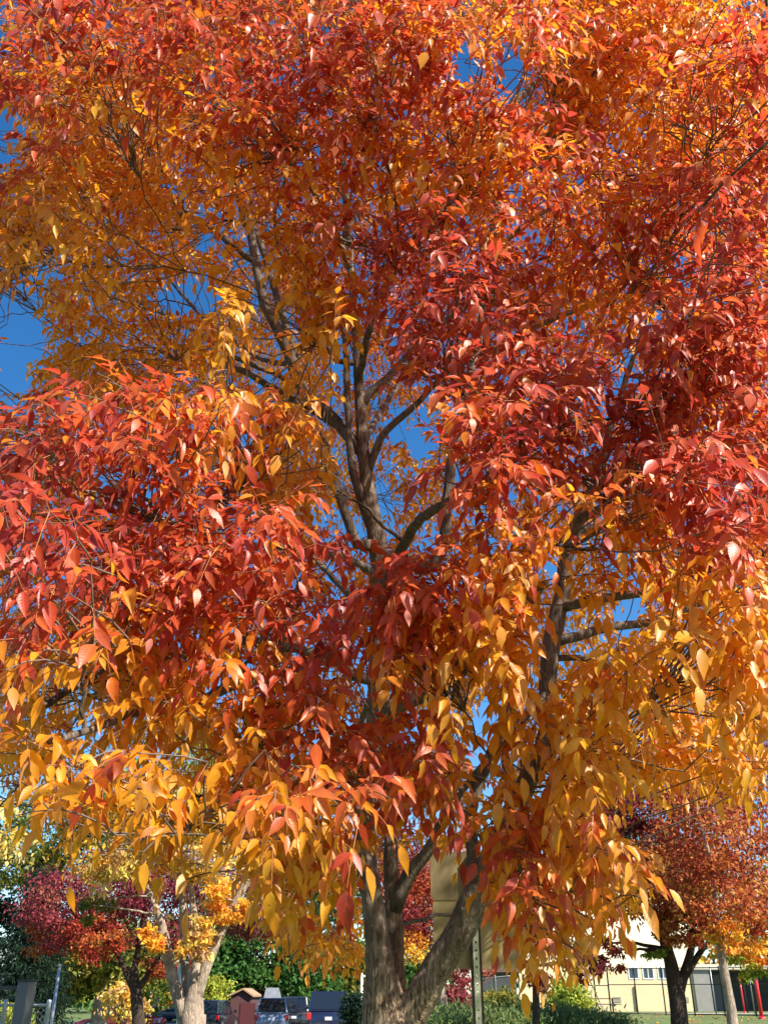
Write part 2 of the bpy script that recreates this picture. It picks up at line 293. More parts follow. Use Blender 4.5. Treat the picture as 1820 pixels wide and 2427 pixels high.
LIMBS = [
   [(1130,2100,TY-.22,.07),(1175,2010,TY-.28,.062),(1235,1880,TY-.3,.06),(1300,1735,TY-.35,.056),(1296,1620,TY-.35,.054),(1314,1480,TY-.35,.055),(1334,1400,TY-.35,.05),(1345,1310,TY-.4,.046),(1372,1230,TY-.4,.044),(1415,1130,TY-.45,.032),(1450,1000,TY-.5,.025),(1500,850,TY-.5,.018),(1560,700,TY-.5,.013)],
   [(1125,2110,TY-.2,.055),(1122,2030,TY-.2,.04),(1118,1900,TY-.15,.035),(1165,1785,TY-.1,.04),(1200,1700,TY-.1,.03),(1215,1560,TY,.024)],
   [(934,2160,TY+.1,.046),(968,2075,TY+.05,.042),(1008,2030,TY,.036),(1040,1960,TY-.05,.028),(1090,1880,TY-.1,.02),(1150,1800,TY-.3,.012)],
   [(905,1700,TY,.06),(960,1665,TY-.1,.05),(1015,1645,TY-.15,.046),(1124,1567,TY-.3,.042),(1200,1500,TY-.5,.03),(1290,1380,TY-.8,.02)],
   [(890,1310,TY+.1,.05),(1000,1350,TY+.3,.045),(1047,1300,TY+.3,.044),(1060,1180,TY+.3,.042),(1070,1090,TY+.3,.040),(1100,960,TY+.3,.036),(1130,820,TY+.3,.034),(1160,620,TY+.3,.034),(1186,400,TY+.3,.036),(1212,255,TY+.3,.042),(1310,165,TY+.3,.036),(1365,66,TY+.3,.03),(1400,-40,TY+.3,.024)],
   [(880,1290,TY-.05,.04),(846,1288,TY-.1,.038),(828,1240,TY-.12,.036),(812,1200,TY-.12,.035),(795,1130,TY-.14,.033),(782,1085,TY-.15,.03),(765,1040,TY-.2,.024),(700,950,TY-.4,.015)],
   [(876,1250,TY,.03),(858,1185,TY-.03,.034),(838,1120,TY-.05,.030),(829,1060,TY-.05,.027),(824,950,TY-.05,.026),(820,830,TY-.05,.024),(812,760,TY-.03,.022)],
   [(858,1075,TY,.036),(800,1000,TY+.04,.042),(725,935,TY-.05,.05),(694,865,TY-.15,.046),(656,775,TY-.25,.042),(626,716,TY-.3,.038),(608,620,TY-.3,.036),(595,549,TY-.3,.035),(575,510,TY-.3,.028),(555,400,TY-.4,.02),(500,250,TY-.5,.012)],
   [(725,935,TY,.034),(694,820,TY,.03),(660,720,TY,.028),(625,600,TY,.026),(598,530,TY,.024),(560,430,TY+.1,.016)],
   [(862,1090,TY+.02,.03),(800,1010,TY+.1,.034),(694,947,TY+.1,.032),(640,915,TY+.1,.028),(586,885,TY+.05,.026),(500,847,TY,.022),(430,820,TY,.015),(351,852,TY-.1,.011),(300,930,TY-.2,.007)],
   [(857,1060,TY+.03,.026),(760,960,TY+.2,.026),(681,901,TY+.2,.022),(559,847,TY+.2,.018),(420,760,TY+.2,.013),(330,725,TY+.2,.009),(180,680,TY+.2,.006)],
   [(870,1130,TY,.034),(884,1090,TY-.03,.030),(902,1040,TY-.08,.028),(935,1000,TY-.12,.026),(977,968,TY-.16,.024),(1040,900,TY-.3,.018),(1120,850,TY-.6,.013)],
   [(858,960,TY,.036),(880,925,TY,.032),(910,905,TY,.028),(960,850,TY,.026),(1012,793,TY,.025),(1087,739,TY,.022),(1160,690,TY-.1,.016),(1260,640,TY-.2,.01)],
   [(1330,1440,TY-.35,.034),(1400,1425,TY-.5,.03),(1500,1408,TY-.6,.026),(1579,1392,TY-.7,.024),(1680,1340,TY-.9,.018),(1780,1300,TY-1.1,.012)],
   [(1320,1520,TY-.3,.034),(1450,1485,TY-.1,.03),(1557,1469,TY,.026),(1680,1420,TY,.02),(1800,1330,TY,.014)],
   [(1310,1560,TY-.35,.022),(1370,1560,TY-.4,.018),(1428,1576,TY-.5,.016),(1540,1600,TY-.6,.014),(1645,1622,TY-.7,.011),(1740,1660,TY-.8,.007)],
   [(1300,1690,TY-.3,.024),(1431,1727,TY-.3,.018),(1530,1738,TY-.3,.016),(1623,1748,TY-.3,.012),(1720,1760,TY-.4,.007)],
   [(885,1610,TY,.04),(839,1600,TY-.15,.036),(790,1560,TY-.3,.034),(700,1590,TY-.8,.03),(548,1625,TY-1.7,.024),(470,1670,TY-2.2,.02),(330,1690,TY-2.8,.014),(120,1760,TY-3.3,.009)],
   [(790,1560,TY-.3,.03),(600,1520,TY-1.2,.024),(400,1560,TY-1.9,.020),(274,1578,TY-2.3,.017),(66,1694,TY-2.6,.012)],
   [(818,560,TY,.032),(870,470,TY,.028),(985,470,TY,.022),(1040,420,TY,.018),(1110,330,TY-.1,.012),(1190,180,TY-.2,.008)],
   [(1372,1230,TY-.4,.036),(1440,1190,TY-.7,.03),(1520,1080,TY-1.2,.024),(1600,960,TY-1.8,.018),(1720,820,TY-2.3,.012)],
   [(1130,850,TY+.3,.026),(1300,760,TY+.1,.022),(1400,720,TY,.018),(1491,885-250,TY-.3,.016),(1607,411,TY-.3,.013),(1667,318,TY-.4,.009)],
   [(1160,600,TY+.3,.024),(1290,500,TY+.1,.02),(1430,420,TY,.016),(1530,230,TY,.013),(1640,60,TY,.008)],
   [(846,860,TY,.026),(800,855,TY-.05,.022),(762,800,TY-.1,.018),(700,690,TY-.3,.014),(650,520,TY-.6,.012),(700,380,TY-.9,.01),(730,280,TY-1.2,.006)],
   [(870,1950,TY,.035),(820,1900,TY-.4,.028),(700,1860,TY-1.2,.02),(560,1880,TY-2.2,.013),(420,1900,TY-3,.008)],
   [(905,1420,TY,.04),(870,1350,TY-.6,.026),(760,1310,TY-1.3,.018),(600,1290,TY-1.9,.012),(400,1260,TY-2.4,.009),(200,1240,TY-2.7,.006)],
   [(905,1400,TY,.04),(980,1250,TY-.9,.03),(1080,1180,TY-1.8,.022),(1200,1100,TY-2.4,.016),(1350,1000,TY-2.8,.01)],
   [(850,900,TY,.03),(880,760,TY-.8,.024),(930,650,TY-1.6,.018),(1010,560,TY-2.2,.012),(1080,500,TY-2.5,.007)],
   [(830,640,TY,.03),(760,480,TY-.5,.024),(640,330,TY-1.1,.016),(480,180,TY-1.6,.01)],
   [(600,620,TY-.3,.026),(470,520,TY-.4,.02),(300,400,TY-.5,.014),(120,260,TY-.6,.008)],
   [(1360,1260,TY-.4,.03),(1480,1230,TY+.4,.026),(1620,1150,TY+.9,.02),(1780,1050,TY+1.2,.013)],
   [(856,1060,TY+.05,.03),(900,980,TY+.9,.024),(960,880,TY+1.6,.017),(1000,760,TY+2.1,.01)],
   [(694,865,TY-.1,.026),(600,840,TY+.8,.02),(450,720,TY+1.4,.014),(330,560,TY+1.8,.008)],
   [(900,1500,TY,.034),(800,1380,TY+.8,.026),(680,1260,TY+1.5,.018),(560,1130,TY+2.0,.01)],
   [(905,1560,TY,.03),(860,1700,TY+.8,.022),(780,1900,TY+1.3,.016),(720,2080,TY+1.5,.009)],
   [(1300,1640,TY-.3,.026),(1200,1760,TY-1.2,.02),(1230,1900,TY-1.9,.014),(1260,2030,TY-2.3,.007)],
]
def tubes_obj(name, paths, m, parent, off, seg=12, wob=.06, remesh=0):
    V = []; Fs = []; n = 0
    for p in paths:
        q = p.copy(); q[:, :3] -= off
        v, f = tube_arrays(q[:, :3], q[:, 3], seg, wob)
        # caps
        c0 = len(v); v = np.vstack([v, q[:1, :3], q[-1:, :3]])
        j = np.arange(seg); j2 = (j+1) % seg; e = (len(q)-1)*seg
        t1 = np.stack([j2, j, np.full(seg, c0)], 1); t2 = np.stack([e+j, e+j2, np.full(seg, c0+1)], 1)
        V.append(v); Fs.append((f + n, np.vstack([t1, t2]) + n)); n += len(v)
    me = np_mesh(name, np.vstack(V), [np.vstack([a for a, b in Fs]), np.vstack([b for a, b in Fs])])
    o = link(name, me, m, parent, True)
    if remesh:
        r = o.modifiers.new('fuse', 'REMESH'); r.mode = 'VOXEL'; r.voxel_size = remesh; r.use_smooth_shade = True
        s = o.modifiers.new('smooth', 'SMOOTH'); s.iterations = 8; s.factor = .6
        tx = bpy.data.textures.new('bark_relief', 'CLOUDS'); tx.noise_scale = .05; tx.noise_depth = 3
        d = o.modifiers.new('relief', 'DISPLACE'); d.texture = tx; d.strength = .016; d.mid_level = .5; d.texture_coords = 'LOCAL'
    return o
tubes_obj('trunk', stems['trunk'], BARK, tree, tree_off, 16, .10, .012)
SK = [p for p in stems['trunk']]
for L_ in LIMBS:
    p = limbpath(L_); p[:, :3] += (np.random.default_rng(len(L_)).random((len(p), 3)) - .5) * .012
    SK.append(p)
    tubes_obj('limb', [p], LIMB, tree, tree_off, 10, .08)
SKP = np.vstack([p[::2] for p in SK]); SKP = SKP[SKP[:, 2] > 1.9]

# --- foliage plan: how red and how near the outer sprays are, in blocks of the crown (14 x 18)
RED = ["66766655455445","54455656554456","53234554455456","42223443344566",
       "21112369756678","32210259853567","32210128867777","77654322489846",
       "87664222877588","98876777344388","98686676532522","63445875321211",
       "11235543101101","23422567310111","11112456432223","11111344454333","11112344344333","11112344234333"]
DEP = ["ddddddddddeeed","ddeddddddeeedd","eeedddddddeeed","edededdedddddc","ddeeddddcddddc","eeeecddccdddcc",
       "eeeececccccccc","cbbbccffbbccc c".replace(" ",""),"bbbbceffbbccbb","aabbbbcfbbbcbb","aabbbcbbbbcdbb","abbbbbcbbbcebb",
       "bdbbbbdcebbbdb","aaadbbbbcbbddc","aaabbaabbbbddc","abbbbcbccbbb..","..bbddddcbbb..","....ddddbbbb.."]
DV = {'a': 2.4, 'b': 3.0, 'c': 3.5, 'd': 4.15, 'e': 5.0, 'f': 7.6, '.': 0}
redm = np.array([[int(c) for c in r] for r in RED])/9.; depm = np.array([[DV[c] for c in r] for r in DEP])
LIT = ["mmmmmmmmmmmmmm","mmmmmmmmmmmmmm","mmmmmmmmmmmmmm","mmmmmmmmmmmmmm","SSSmLmLLLmmmmm","SSSSLLLLLmmmmm","SSSSLLmLLmmmmm",
       "LLLLLLmmLLmmLL","LLLmSSmmmLmLLL","LLLmmmSmSSmmmm","LLmLLSSSSSSSSS","mmmmSSSSSSSSSS","SSSSSSSSSSSSSS","SSSSSmSSSSSSSS",
       "SSSSSmmSSSLSSS","SSSSSmSSSLLS..","..SSSSSSSLLL..","....SSSSSLLL.."]
def sprayjit(a, s=.12): return a*(1+rng.uniform(-s*.4, s, a.shape))
HOLES = [(50,770,75,105,99),(20,330,50,80,99),(0,90,30,60,99),(110,640,35,40,99),(40,900,60,40,99),
 (858,1120,78,190,5.4),(848,880,75,110,5.4),(1000,1040,38,50,99),(940,1000,25,45,99),(960,1240,45,90,7),(905,1180,22,50,99),(790,1150,40,100,5.2),
 (650,770,62,140,5.4),(600,630,35,80,5.3),(690,900,50,60,5.4),(560,870,110,40,5),(833,590,25,45,5.3),(730,870,60,60,5.6),(900,850,60,60,5.4),
 (1322,1440,50,130,5.1),(1470,1445,110,45,5.0),(1480,1450,45,40,99),(1290,1590,30,80,5),(1370,1230,40,50,5),
 (1490,1930,62,62,99),(1590,1990,70,120,99),(1060,1620,80,45,5.2),(1120,1580,35,28,99),(1140,1840,50,70,5),(1262,1840,40,60,5),(1150,1700,40,60,99),(1255,1600,18,30,99),
 (1260,215,70,60,5.6),(1200,170,40,70,99),(1070,1180,30,100,5.5),(1490,880,60,40,5),
 (880,2210,120,160,5.2),(975,2170,110,130,5.7),(1085,2170,90,80,5.5),(1040,2300,120,160,99),(880,1570,30,60,5),(800,1600,40,25,5),
 (170,1650,90,40,5),(530,1640,50,30,5),(430,1790,55,45,5.0),(450,700,80,50,99),(700,1380,30,30,99),(490,580,30,20,99),(1100,150,40,60,99),(1130,2050,30,60,99)]
bx = [-400,0,90,170,235,290,330,380,430,470,560,610,660,760,855,870,920,1000,1050,1080,1130,1180,1240,1290,1340,1400,1470,1520,1500,1560,1650,1730,1780,1820,2300]
by = [1900,1900,1970,2080,1990,1990,2030,2150,2130,2010,2010,2200,2290,2330,2330,2060,2080,2010,2040,2070,2140,2250,2340,2370,2350,2290,2230,2190,2100,1910,1900,1940,1930,1910,1910]
bx = np.maximum.accumulate(np.array(bx, float)); by = np.array(by, float)
def keep(P, L=.12):
    """prune sprays: where the crown shows gaps, its lower edge, and the room round the photographer"""
    px, py, t, f = proj(P); infr = (px > -150) & (px < 1970) & (py > -150) & (py < 2580) & (f > .1)
    k = np.ones(len(P), bool)
    for hx, hy, rx, ry, dm in HOLES:
        k &= ~(infr & (((px-hx)/rx)**2 + ((py-hy)/ry)**2 < 1) & (t < dm))
    lo = np.interp(px, bx, by) - .13/np.maximum(t, .5)*F
    k &= ~(infr & (py > lo))
    ci = np.clip((px/130).astype(int), 0, 13); ri = np.clip((py/130).astype(int), 0, 17)
    dc = depm[ri, ci]
    k &= ~(infr & (t < dc*.80) & (rng.random(len(P)) < .93))
    k &= ~(t < 1.25)
    return k
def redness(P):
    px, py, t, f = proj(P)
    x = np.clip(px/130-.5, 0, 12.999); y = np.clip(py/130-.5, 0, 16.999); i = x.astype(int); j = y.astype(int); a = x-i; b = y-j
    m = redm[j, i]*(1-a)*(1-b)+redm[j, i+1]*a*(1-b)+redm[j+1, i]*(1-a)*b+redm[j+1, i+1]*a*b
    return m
# --- where twigs sit
tw_P = []; 
for r in range(18):
    for c in range(14):
        d = depm[r, c]
        if d == 0: continue
        if d > 7: continue
        layers = 18 if d < 3.2 else (14 if d < 4 else 13)
        area = (130/F*d)**2; n = rng.poisson(layers*area/.15*(1.25 if d > 4 else 1.35))
        for _ in range(n):
            px = 130*(c+rng.random()); py = 130*(r+rng.random()); dd = d*(1+abs(rng.normal(0, .13)))+.05
            tw_P.append(PD(px, py, dd))
nfront = len(tw_P)
# sprays added towards the sun, mostly out of view, to shade the cells below
shade = []
cells = [(r, c) for r in range(18) for c in range(14) if depm[r, c] > 0]
Lp = np.array([PD(130*(c+.5), 130*(r+.5), depm[r, c]) for r, c in cells if LIT[r][c] == 'L'])
for r, c in cells:
    s = LIT[r][c]
    if s not in 'S': continue
    for _ in range(rng.poisson(max(.35, (130/F*depm[r, c])**2/.15*3.2))):
        P0 = PD(130*(c+rng.random()), 130*(r+rng.random()), depm[r, c])
        for _t in range(12):
            t = rng.uniform(.45, 3.2); Q = P0 + SUN*t; px, py, tt, f = proj(Q)
            inf = (-160 < px < 1980) and (-160 < py < 2600) and f > .1
            if inf:
                ri, ci = int(np.clip(py/130, 0, 17)), int(np.clip(px/130, 0, 13))
                if tt < depm[ri, ci]*.97: continue
            if tt < 1.5: continue
            u = Q - Lp; s_ = u @ SUN; dist = np.linalg.norm(u - s_[:, None]*SUN, axis=1)
            if np.any((s_ > .15) & (dist < .22)): continue
            shade.append(Q); break
tw_P += shade
# the far side and inside of the crown
CC = np.array([.15, 6.0, 5.4]); CR = np.array([3.9, 3.7, 5.6])
nb = 0
while nb < 4100:
    q = rng.normal(size=3); q /= np.linalg.norm(q); q *= rng.uniform(.55, 1)**.6
    P = CC + q*CR
    if P[2] < 1.9 or P[2] > 11: continue
    px, py, t, f = proj(P)
    if t < 5.4: continue
    if P[0] < -2.9 and 600 < py < 930: continue
    tw_P.append(P); nb += 1
tw_P = np.array(tw_P)
tw_P = tw_P[keep(tw_P)]
# --- secondary branches: cluster the twigs, join each cluster to the skeleton
K = 260
cen = tw_P[rng.choice(len(tw_P), K, replace=False)]
for _ in range(7):
    d = ((tw_P[:, None]-cen[None])**2).sum(-1); lab = d.argmin(1)
    for k in range(K):
        if (lab == k).any(): cen[k] = tw_P[lab == k].mean(0)
br_paths = []; tw_paths = []
axis0 = np.array([.0, TY])
leafB, leafD, leafQ, leafF = [], [], [], []
def curve(a, b, sag, n, r0, r1):
    t = np.linspace(0, 1, n)[:, None]; mid = (a+b)/2 + np.array([0, 0, sag]) + rng.normal(0, .09*np.linalg.norm(b-a), 3)
    p = (1-t)**2*a + 2*t*(1-t)*mid + t*t*b
    p[1:-1] += rng.normal(0, .008, (n-2, 3))
    return np.hstack([p, (r0+(r1-r0)*t)])
d0 = np.array([np.linalg.norm(SKP[:, :3]-c, axis=1).min() for c in cen])
for k in np.argsort(d0):
    m = np.where(lab == k)[0]
    if len(m) == 0: continue
    Cn = cen[k]; inward = np.array([axis0[0]-Cn[0], axis0[1]-Cn[1], -1.2]); inward = inward/np.linalg.norm(inward)
    root = Cn + inward*.28
    dd = np.linalg.norm(SKP[:, :3]-root, axis=1) + .7*np.maximum(0, SKP[:, 2]-root[2]) - .12*SKP[:, 3]*10
    dd += rng.uniform(0, .55, len(dd)); a = SKP[dd.argmin()]
    bp = curve(a[:3], root, .10*np.linalg.norm(a[:3]-root), 12, min(a[3]*.7, .003+.0018*math.sqrt(len(m))+.003*np.linalg.norm(a[:3]-root)), .004)
    cx_, cy_, ct_, cf_ = proj(Cn[None])
    if (cy_[0] < -60 or cx_[0] < -60 or cx_[0] > 1880 or cf_[0] < .2) and ct_[0] < 4.6:
        bp = bp[7:]                                  # inner part left off for the shading sprays out of view
    br_paths.append((m, bp)); SKP = np.vstack([SKP, bp[min(4, len(bp)-2):-1]])
    for i in m:
        P = tw_P[i]
        out = np.array([P[0]-axis0[0], P[1]-axis0[1], 0]); out /= max(np.linalg.norm(out), .3)
        d = out*.8 + rng.normal(0, .5, 3)*np.array([1, 1, .7]) + (P-root)/max(np.linalg.norm(P-root), .2)*.5; d[2] += .12; d /= np.linalg.norm(d)
        ln = rng.uniform(.24, .42); s = P - d*ln*.5
        j = rng.integers(len(bp)//2, len(bp))
        tw_paths.append((i, curve(bp[j, :3], s, -.02, 6, .0035, .0028)))
        n = 5; t = np.linspace(0, 1, n)[:, None]; e = s + d*ln
        tp = s + (e-s)*t + np.array([0, 0, -1])*ln*.25*t**2 + rng.normal(0, .006, (n, 3))*t
        tw_paths.append((i, np.hstack([tp, .003-.0017*t])))
        nn = 4
        phi0 = rng.random()*np.pi
        td = nrm(np.gradient(tp, axis=0))
        for q in range(nn+1):
            u = tp[q] ; dv = td[q]
            if q == nn:
                leafB.append(u); leafD.append(dv); leafF.append(i); leafQ.append(q); continue
            if q == 0 and rng.random() < .4: continue
            ph = phi0 + q*np.pi/2; a1 = nrm(np.cross(dv, [0, 0, 1.0])); a2 = np.cross(a1, dv)
            lat = a1*math.cos(ph) + a2*math.sin(ph)
            for sgn in (1, -1):
                leafB.append(u); leafD.append(nrm(dv*.55 + lat*sgn*.85 + np.array([0, 0, .05]))); leafF.append(i); leafQ.append(q)
B = np.array(leafB); D = np.array(leafD); 
k = keep(B + D*.08 - np.array([0, 0, .05])); alive = np.zeros(len(tw_P), bool); alive[np.array(leafF)[k]] = True; B, D = B[k], D[k]
n = len(B)
outw = B[:, :2]-axis0; outw = np.hstack([outw, np.zeros((n, 1))]); outw = nrm(outw)
red0 = redness(B); _, _, tdist, _ = proj(B)
fi = np.array(leafF)[k]; tr_ = rng.random(len(tw_P))[fi]; wr = rng.normal(0, .07, n)
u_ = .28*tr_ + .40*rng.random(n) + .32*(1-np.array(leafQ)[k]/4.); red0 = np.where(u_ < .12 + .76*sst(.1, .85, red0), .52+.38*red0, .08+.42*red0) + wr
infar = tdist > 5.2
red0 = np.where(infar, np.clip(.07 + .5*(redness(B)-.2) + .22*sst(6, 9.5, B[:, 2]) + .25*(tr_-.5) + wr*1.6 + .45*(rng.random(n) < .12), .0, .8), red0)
S = rng.uniform(.8, 1.15, n)
droop = rng.uniform(.35, 1.25, n) + .35*(red0 < .3)
rl = .15*S
nodes = [(.42, 1), (.42, -1), (.72, 1), (.72, -1), (1.0, 0)]
seven = rng.random(n) < .45
LO, LA, LN, LL, LW, LR = [], [], [], [], [], []
G = np.array([0, 0, -1.0])
lat = nrm(np.cross(D, np.array([0, 0, 1.0])) + rng.normal(0, .25, (n, 3)))
RP = [B]
for t, sg in nodes + [(.2, 1), (.2, -1)]:
    msk = np.ones(n, bool) if t != .2 else seven
    msk = msk & (rng.random(n) > .04)
    b, d, la, dr, l_, s_, ow, rr = B[msk], D[msk], lat[msk], droop[msk][:, None], rl[msk][:, None], S[msk], outw[msk], red0[msk]
    O = b + d*t*l_ + G*dr*l_*.6*t*t
    tan = nrm(d + G*dr*1.2*t)
    ax = tan*(.75 if sg else 1.) + la*sg*.8 + G*(dr*.55) + rng.normal(0, .16, (len(b), 3))
    nm = np.array([0, 0, 1.0])*.75 + ow*.65 + rng.normal(0, .33, (len(b), 3))
    LO.append(O + nrm(ax)*.006); LA.append(ax); LN.append(nm)
    ll = .072*s_*rng.uniform(.62, 1.2, len(b))*(1.1 if sg == 0 else 1.) ; LL.append(ll); LW.append(ll*rng.uniform(.29, .45, len(b)))
    LR.append(rr + rng.normal(0, .05, len(b)))
LO, LA, LN, LL, LW, LR = map(np.concatenate, (LO, LA, LN, LL, LW, LR))
print('twigs', len(tw_P), 'compound', n, 'leaflets', len(LO), 'shade', len(shade))
# odd ones: some leaves turned, some still greenish yellow
z = rng.random(len(LR)); LR = np.where(z < .05, LR-.35, np.where(z > .95, LR+.3, LR))
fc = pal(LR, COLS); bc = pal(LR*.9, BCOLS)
br = rng.uniform(.82, 1.1, (len(LR), 1)); fc = np.clip(fc*br, 0, .95); bc = np.clip(bc*br, 0, .95)
g = (rng.random(len(LR)) < .035)[:, None] & (LR < .35)[:, None]
fc = np.where(g, np.array([.72, .55, .05]), fc)
_, _, tl, _ = proj(LO)
near = tl < 4.9
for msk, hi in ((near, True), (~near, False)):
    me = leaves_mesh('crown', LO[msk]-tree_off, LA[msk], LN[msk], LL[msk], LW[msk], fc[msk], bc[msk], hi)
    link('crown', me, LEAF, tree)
# twigs, branches and leaf stalks
def multi_tubes(paths, seg):
    V, Fq, n = [], [], 0
    for p in paths:
        v, f = tube_arrays(p[:, :3], p[:, 3], seg); V.append(v); Fq.append(f+n); n += len(v)
    return np.vstack(V), np.vstack(Fq)
brs = sorted([p for m, p in br_paths if alive[m].any()], key=lambda p: -p[0, 3])
for p in brs[:100]:
    v, f = multi_tubes([p], 7); link('branch', np_mesh('branch', v-tree_off, [f]), LIMB, tree, True)
v, f = multi_tubes(brs[100:], 7); tag(link('branch', np_mesh('branch', v-tree_off, [f]), LIMB, tree, True), kind='stuff')
v, f = multi_tubes([p for i, p in tw_paths if alive[i]], 5); tag(link('twig', np_mesh('twig', v-tree_off, [f]), TWIG, tree, True), kind='stuff')
ts = np.array([0, .45, .8, 1.0]); ctr = B[:, None] + D[:, None]*ts[None, :, None]*rl[:, None, None] + G*(droop*rl*.6)[:, None, None]*(ts**2)[None, :, None]
side = nrm(np.cross(D, G)+1e-6); upv = nrm(np.cross(side, D)); a = np.array([0, 2.09, 4.19]); rr = np.array([.0016, .0011, .0009, .0006])
ring = (np.cos(a)[None, None, :, None]*side[:, None, None] + np.sin(a)[None, None, :, None]*upv[:, None, None])*rr[None, :, None, None]
V = (ctr[:, :, None] + ring).reshape(-1, 3); q = []
for kk in range(3):
    for j in range(3): q.append((kk*3+j, kk*3+(j+1) % 3, (kk+1)*3+(j+1) % 3, (kk+1)*3+j))
Fq = (np.array(q)[None] + (np.arange(n)*12)[:, None, None]).reshape(-1, 4)
tag(link('leaf_stalk', np_mesh('leaf_stalk', V-tree_off, [Fq]), STALK, tree, True), kind='stuff')

# ================================================================== GROUND
GRASS = mat('lawn', (.10, .16, .035), .95, scale=1.2, color2=(.06, .10, .02), bump=.6, bscale=60)
def litter(m):   # fallen leaves mottling over lawn
    nt = m.node_tree; N = nt.nodes; L = nt.links; b = N['Principled BSDF']; src = b.inputs['Base Color'].links[0].from_socket
    tc = N.new('ShaderNodeTexCoord'); vo = N.new('ShaderNodeTexVoronoi'); vo.inputs['Scale'].default_value = 9; L.new(tc.outputs['Object'], vo.inputs['Vector'])
    rp = N.new('ShaderNodeMapRange'); rp.inputs[1].default_value = .30; rp.inputs[2].default_value = .22; L.new(vo.outputs['Distance'], rp.inputs[0])
    n = N.new('ShaderNodeTexNoise'); n.inputs['Scale'].default_value = .35; L.new(tc.outputs['Object'], n.inputs['Vector'])
    r2 = N.new('ShaderNodeMapRange'); r2.inputs[1].default_value = .42; r2.inputs[2].default_value = .6; L.new(n.outputs[0], r2.inputs[0])
    mm = N.new('ShaderNodeMath'); mm.operation = 'MULTIPLY'; L.new(rp.outputs[0], mm.inputs[0]); L.new(r2.outputs[0], mm.inputs[1])
    cr = N.new('ShaderNodeValToRGB'); cr.color_ramp.elements[0].color = (.45, .12, .03, 1); cr.color_ramp.elements[1].color = (.62, .36, .10, 1); L.new(vo.outputs['Color'], cr.inputs[0])
    mx = N.new('ShaderNodeMix'); mx.data_type = 'RGBA'; L.new(mm.outputs[0], mx.inputs['Factor']); L.new(src, mx.inputs[6]); L.new(cr.outputs[0], mx.inputs[7]); L.new(mx.outputs[2], b.inputs['Base Color'])
litter(GRASS)
ASPH = mat('asphalt', (.06, .06, .062), .9, noise=.3, scale=8, bump=.3, bscale=120)
CONC = mat('concrete', (.48, .45, .39), .9, noise=.2, scale=3, bump=.2, bscale=60)
gx = np.concatenate([np.linspace(-900, -70, 12), np.linspace(-60, 60, 81), np.linspace(70, 900, 12)]); gy = np.concatenate([np.linspace(-120, -12, 6), np.linspace(-10, 110, 81), np.linspace(125, 1400, 16)])
X, Y = np.meshgrid(gx, gy); Z = gz(X, Y); nx, ny = len(gx), len(gy)
idx = np.arange(nx*ny).reshape(ny, nx); Fg = np.stack([idx[:-1, :-1], idx[:-1, 1:], idx[1:, 1:], idx[1:, :-1]], -1).reshape(-1, 4)
tag(link('ground', np_mesh('ground', np.stack([X, Y, Z], -1).reshape(-1, 3), [Fg]), GRASS, None, True), kind='structure')
def sheet(name, poly, dz, m, nseg=24):
    """quad strip following the ground; poly = left & right edges [(x0,x1,y)...]"""
    V = []; 
    for i in range(len(poly)-1):
        for t in np.linspace(0, 1, nseg, endpoint=(i == len(poly)-2)):
            a = np.array(poly[i])*(1-t)+np.array(poly[i+1])*t
            for s in np.linspace(0, 1, 9): x = a[0]*(1-s)+a[1]*s; V.append((x, a[2], float(gz(x, a[2]))+dz))
    V = np.array(V); n = len(V)//9; id_ = np.arange(n*9).reshape(n, 9)
    f = np.stack([id_[:-1, :-1], id_[:-1, 1:], id_[1:, 1:], id_[1:, :-1]], -1).reshape(-1, 4)
    return tag(link(name, np_mesh(name, V, [f]), m, None, True), kind='structure')
sheet('road', [(-26, -1.5, 50), (-26, -1.5, 88)], .012, ASPH)
sheet('path', [(-13.2, -11.2, 20), (-25.2, -22.6, 60), (-38, -34, 110)], .016, CONC)
sheet('pavement', [(3, 60, 57.2), (3, 60, 59.6)], .014, CONC)

# ================================================================== BACKGROUND TREES
PAL = {
 'yellow': ([(.78,.48,.06),(.72,.36,.05),(.55,.44,.09),(.84,.62,.20),(.50,.30,.14)], 'y'),
 'burgundy': ([(.20,.028,.04),(.32,.055,.06),(.13,.018,.028),(.38,.12,.07),(.26,.04,.055)], 'b'),
 'rust': ([(.44,.10,.03),(.52,.17,.04),(.30,.05,.028),(.58,.28,.06),(.40,.07,.03)], 'u'),
 'redorange': ([(.42,.065,.026),(.28,.032,.024),(.52,.14,.035),(.36,.05,.03)], 'r'),
 'orange': ([(.80,.34,.035),(.75,.24,.03),(.80,.48,.05)], 'o'),
 'green': ([(.05,.13,.025),(.08,.19,.03),(.035,.09,.02)], 'g'),
 'olive': ([(.14,.17,.025),(.22,.20,.03),(.30,.22,.03),(.07,.11,.02)], 'l'),
 'juniper': ([(.10,.17,.04),(.16,.21,.06),(.05,.10,.04),(.22,.24,.08)], 'j'),
 'spruce': ([(.008,.022,.012),(.014,.036,.018),(.03,.055,.028)], 's'),
 'limegreen': ([(.32,.36,.04),(.22,.30,.04),(.45,.42,.05)], 'm'),
}
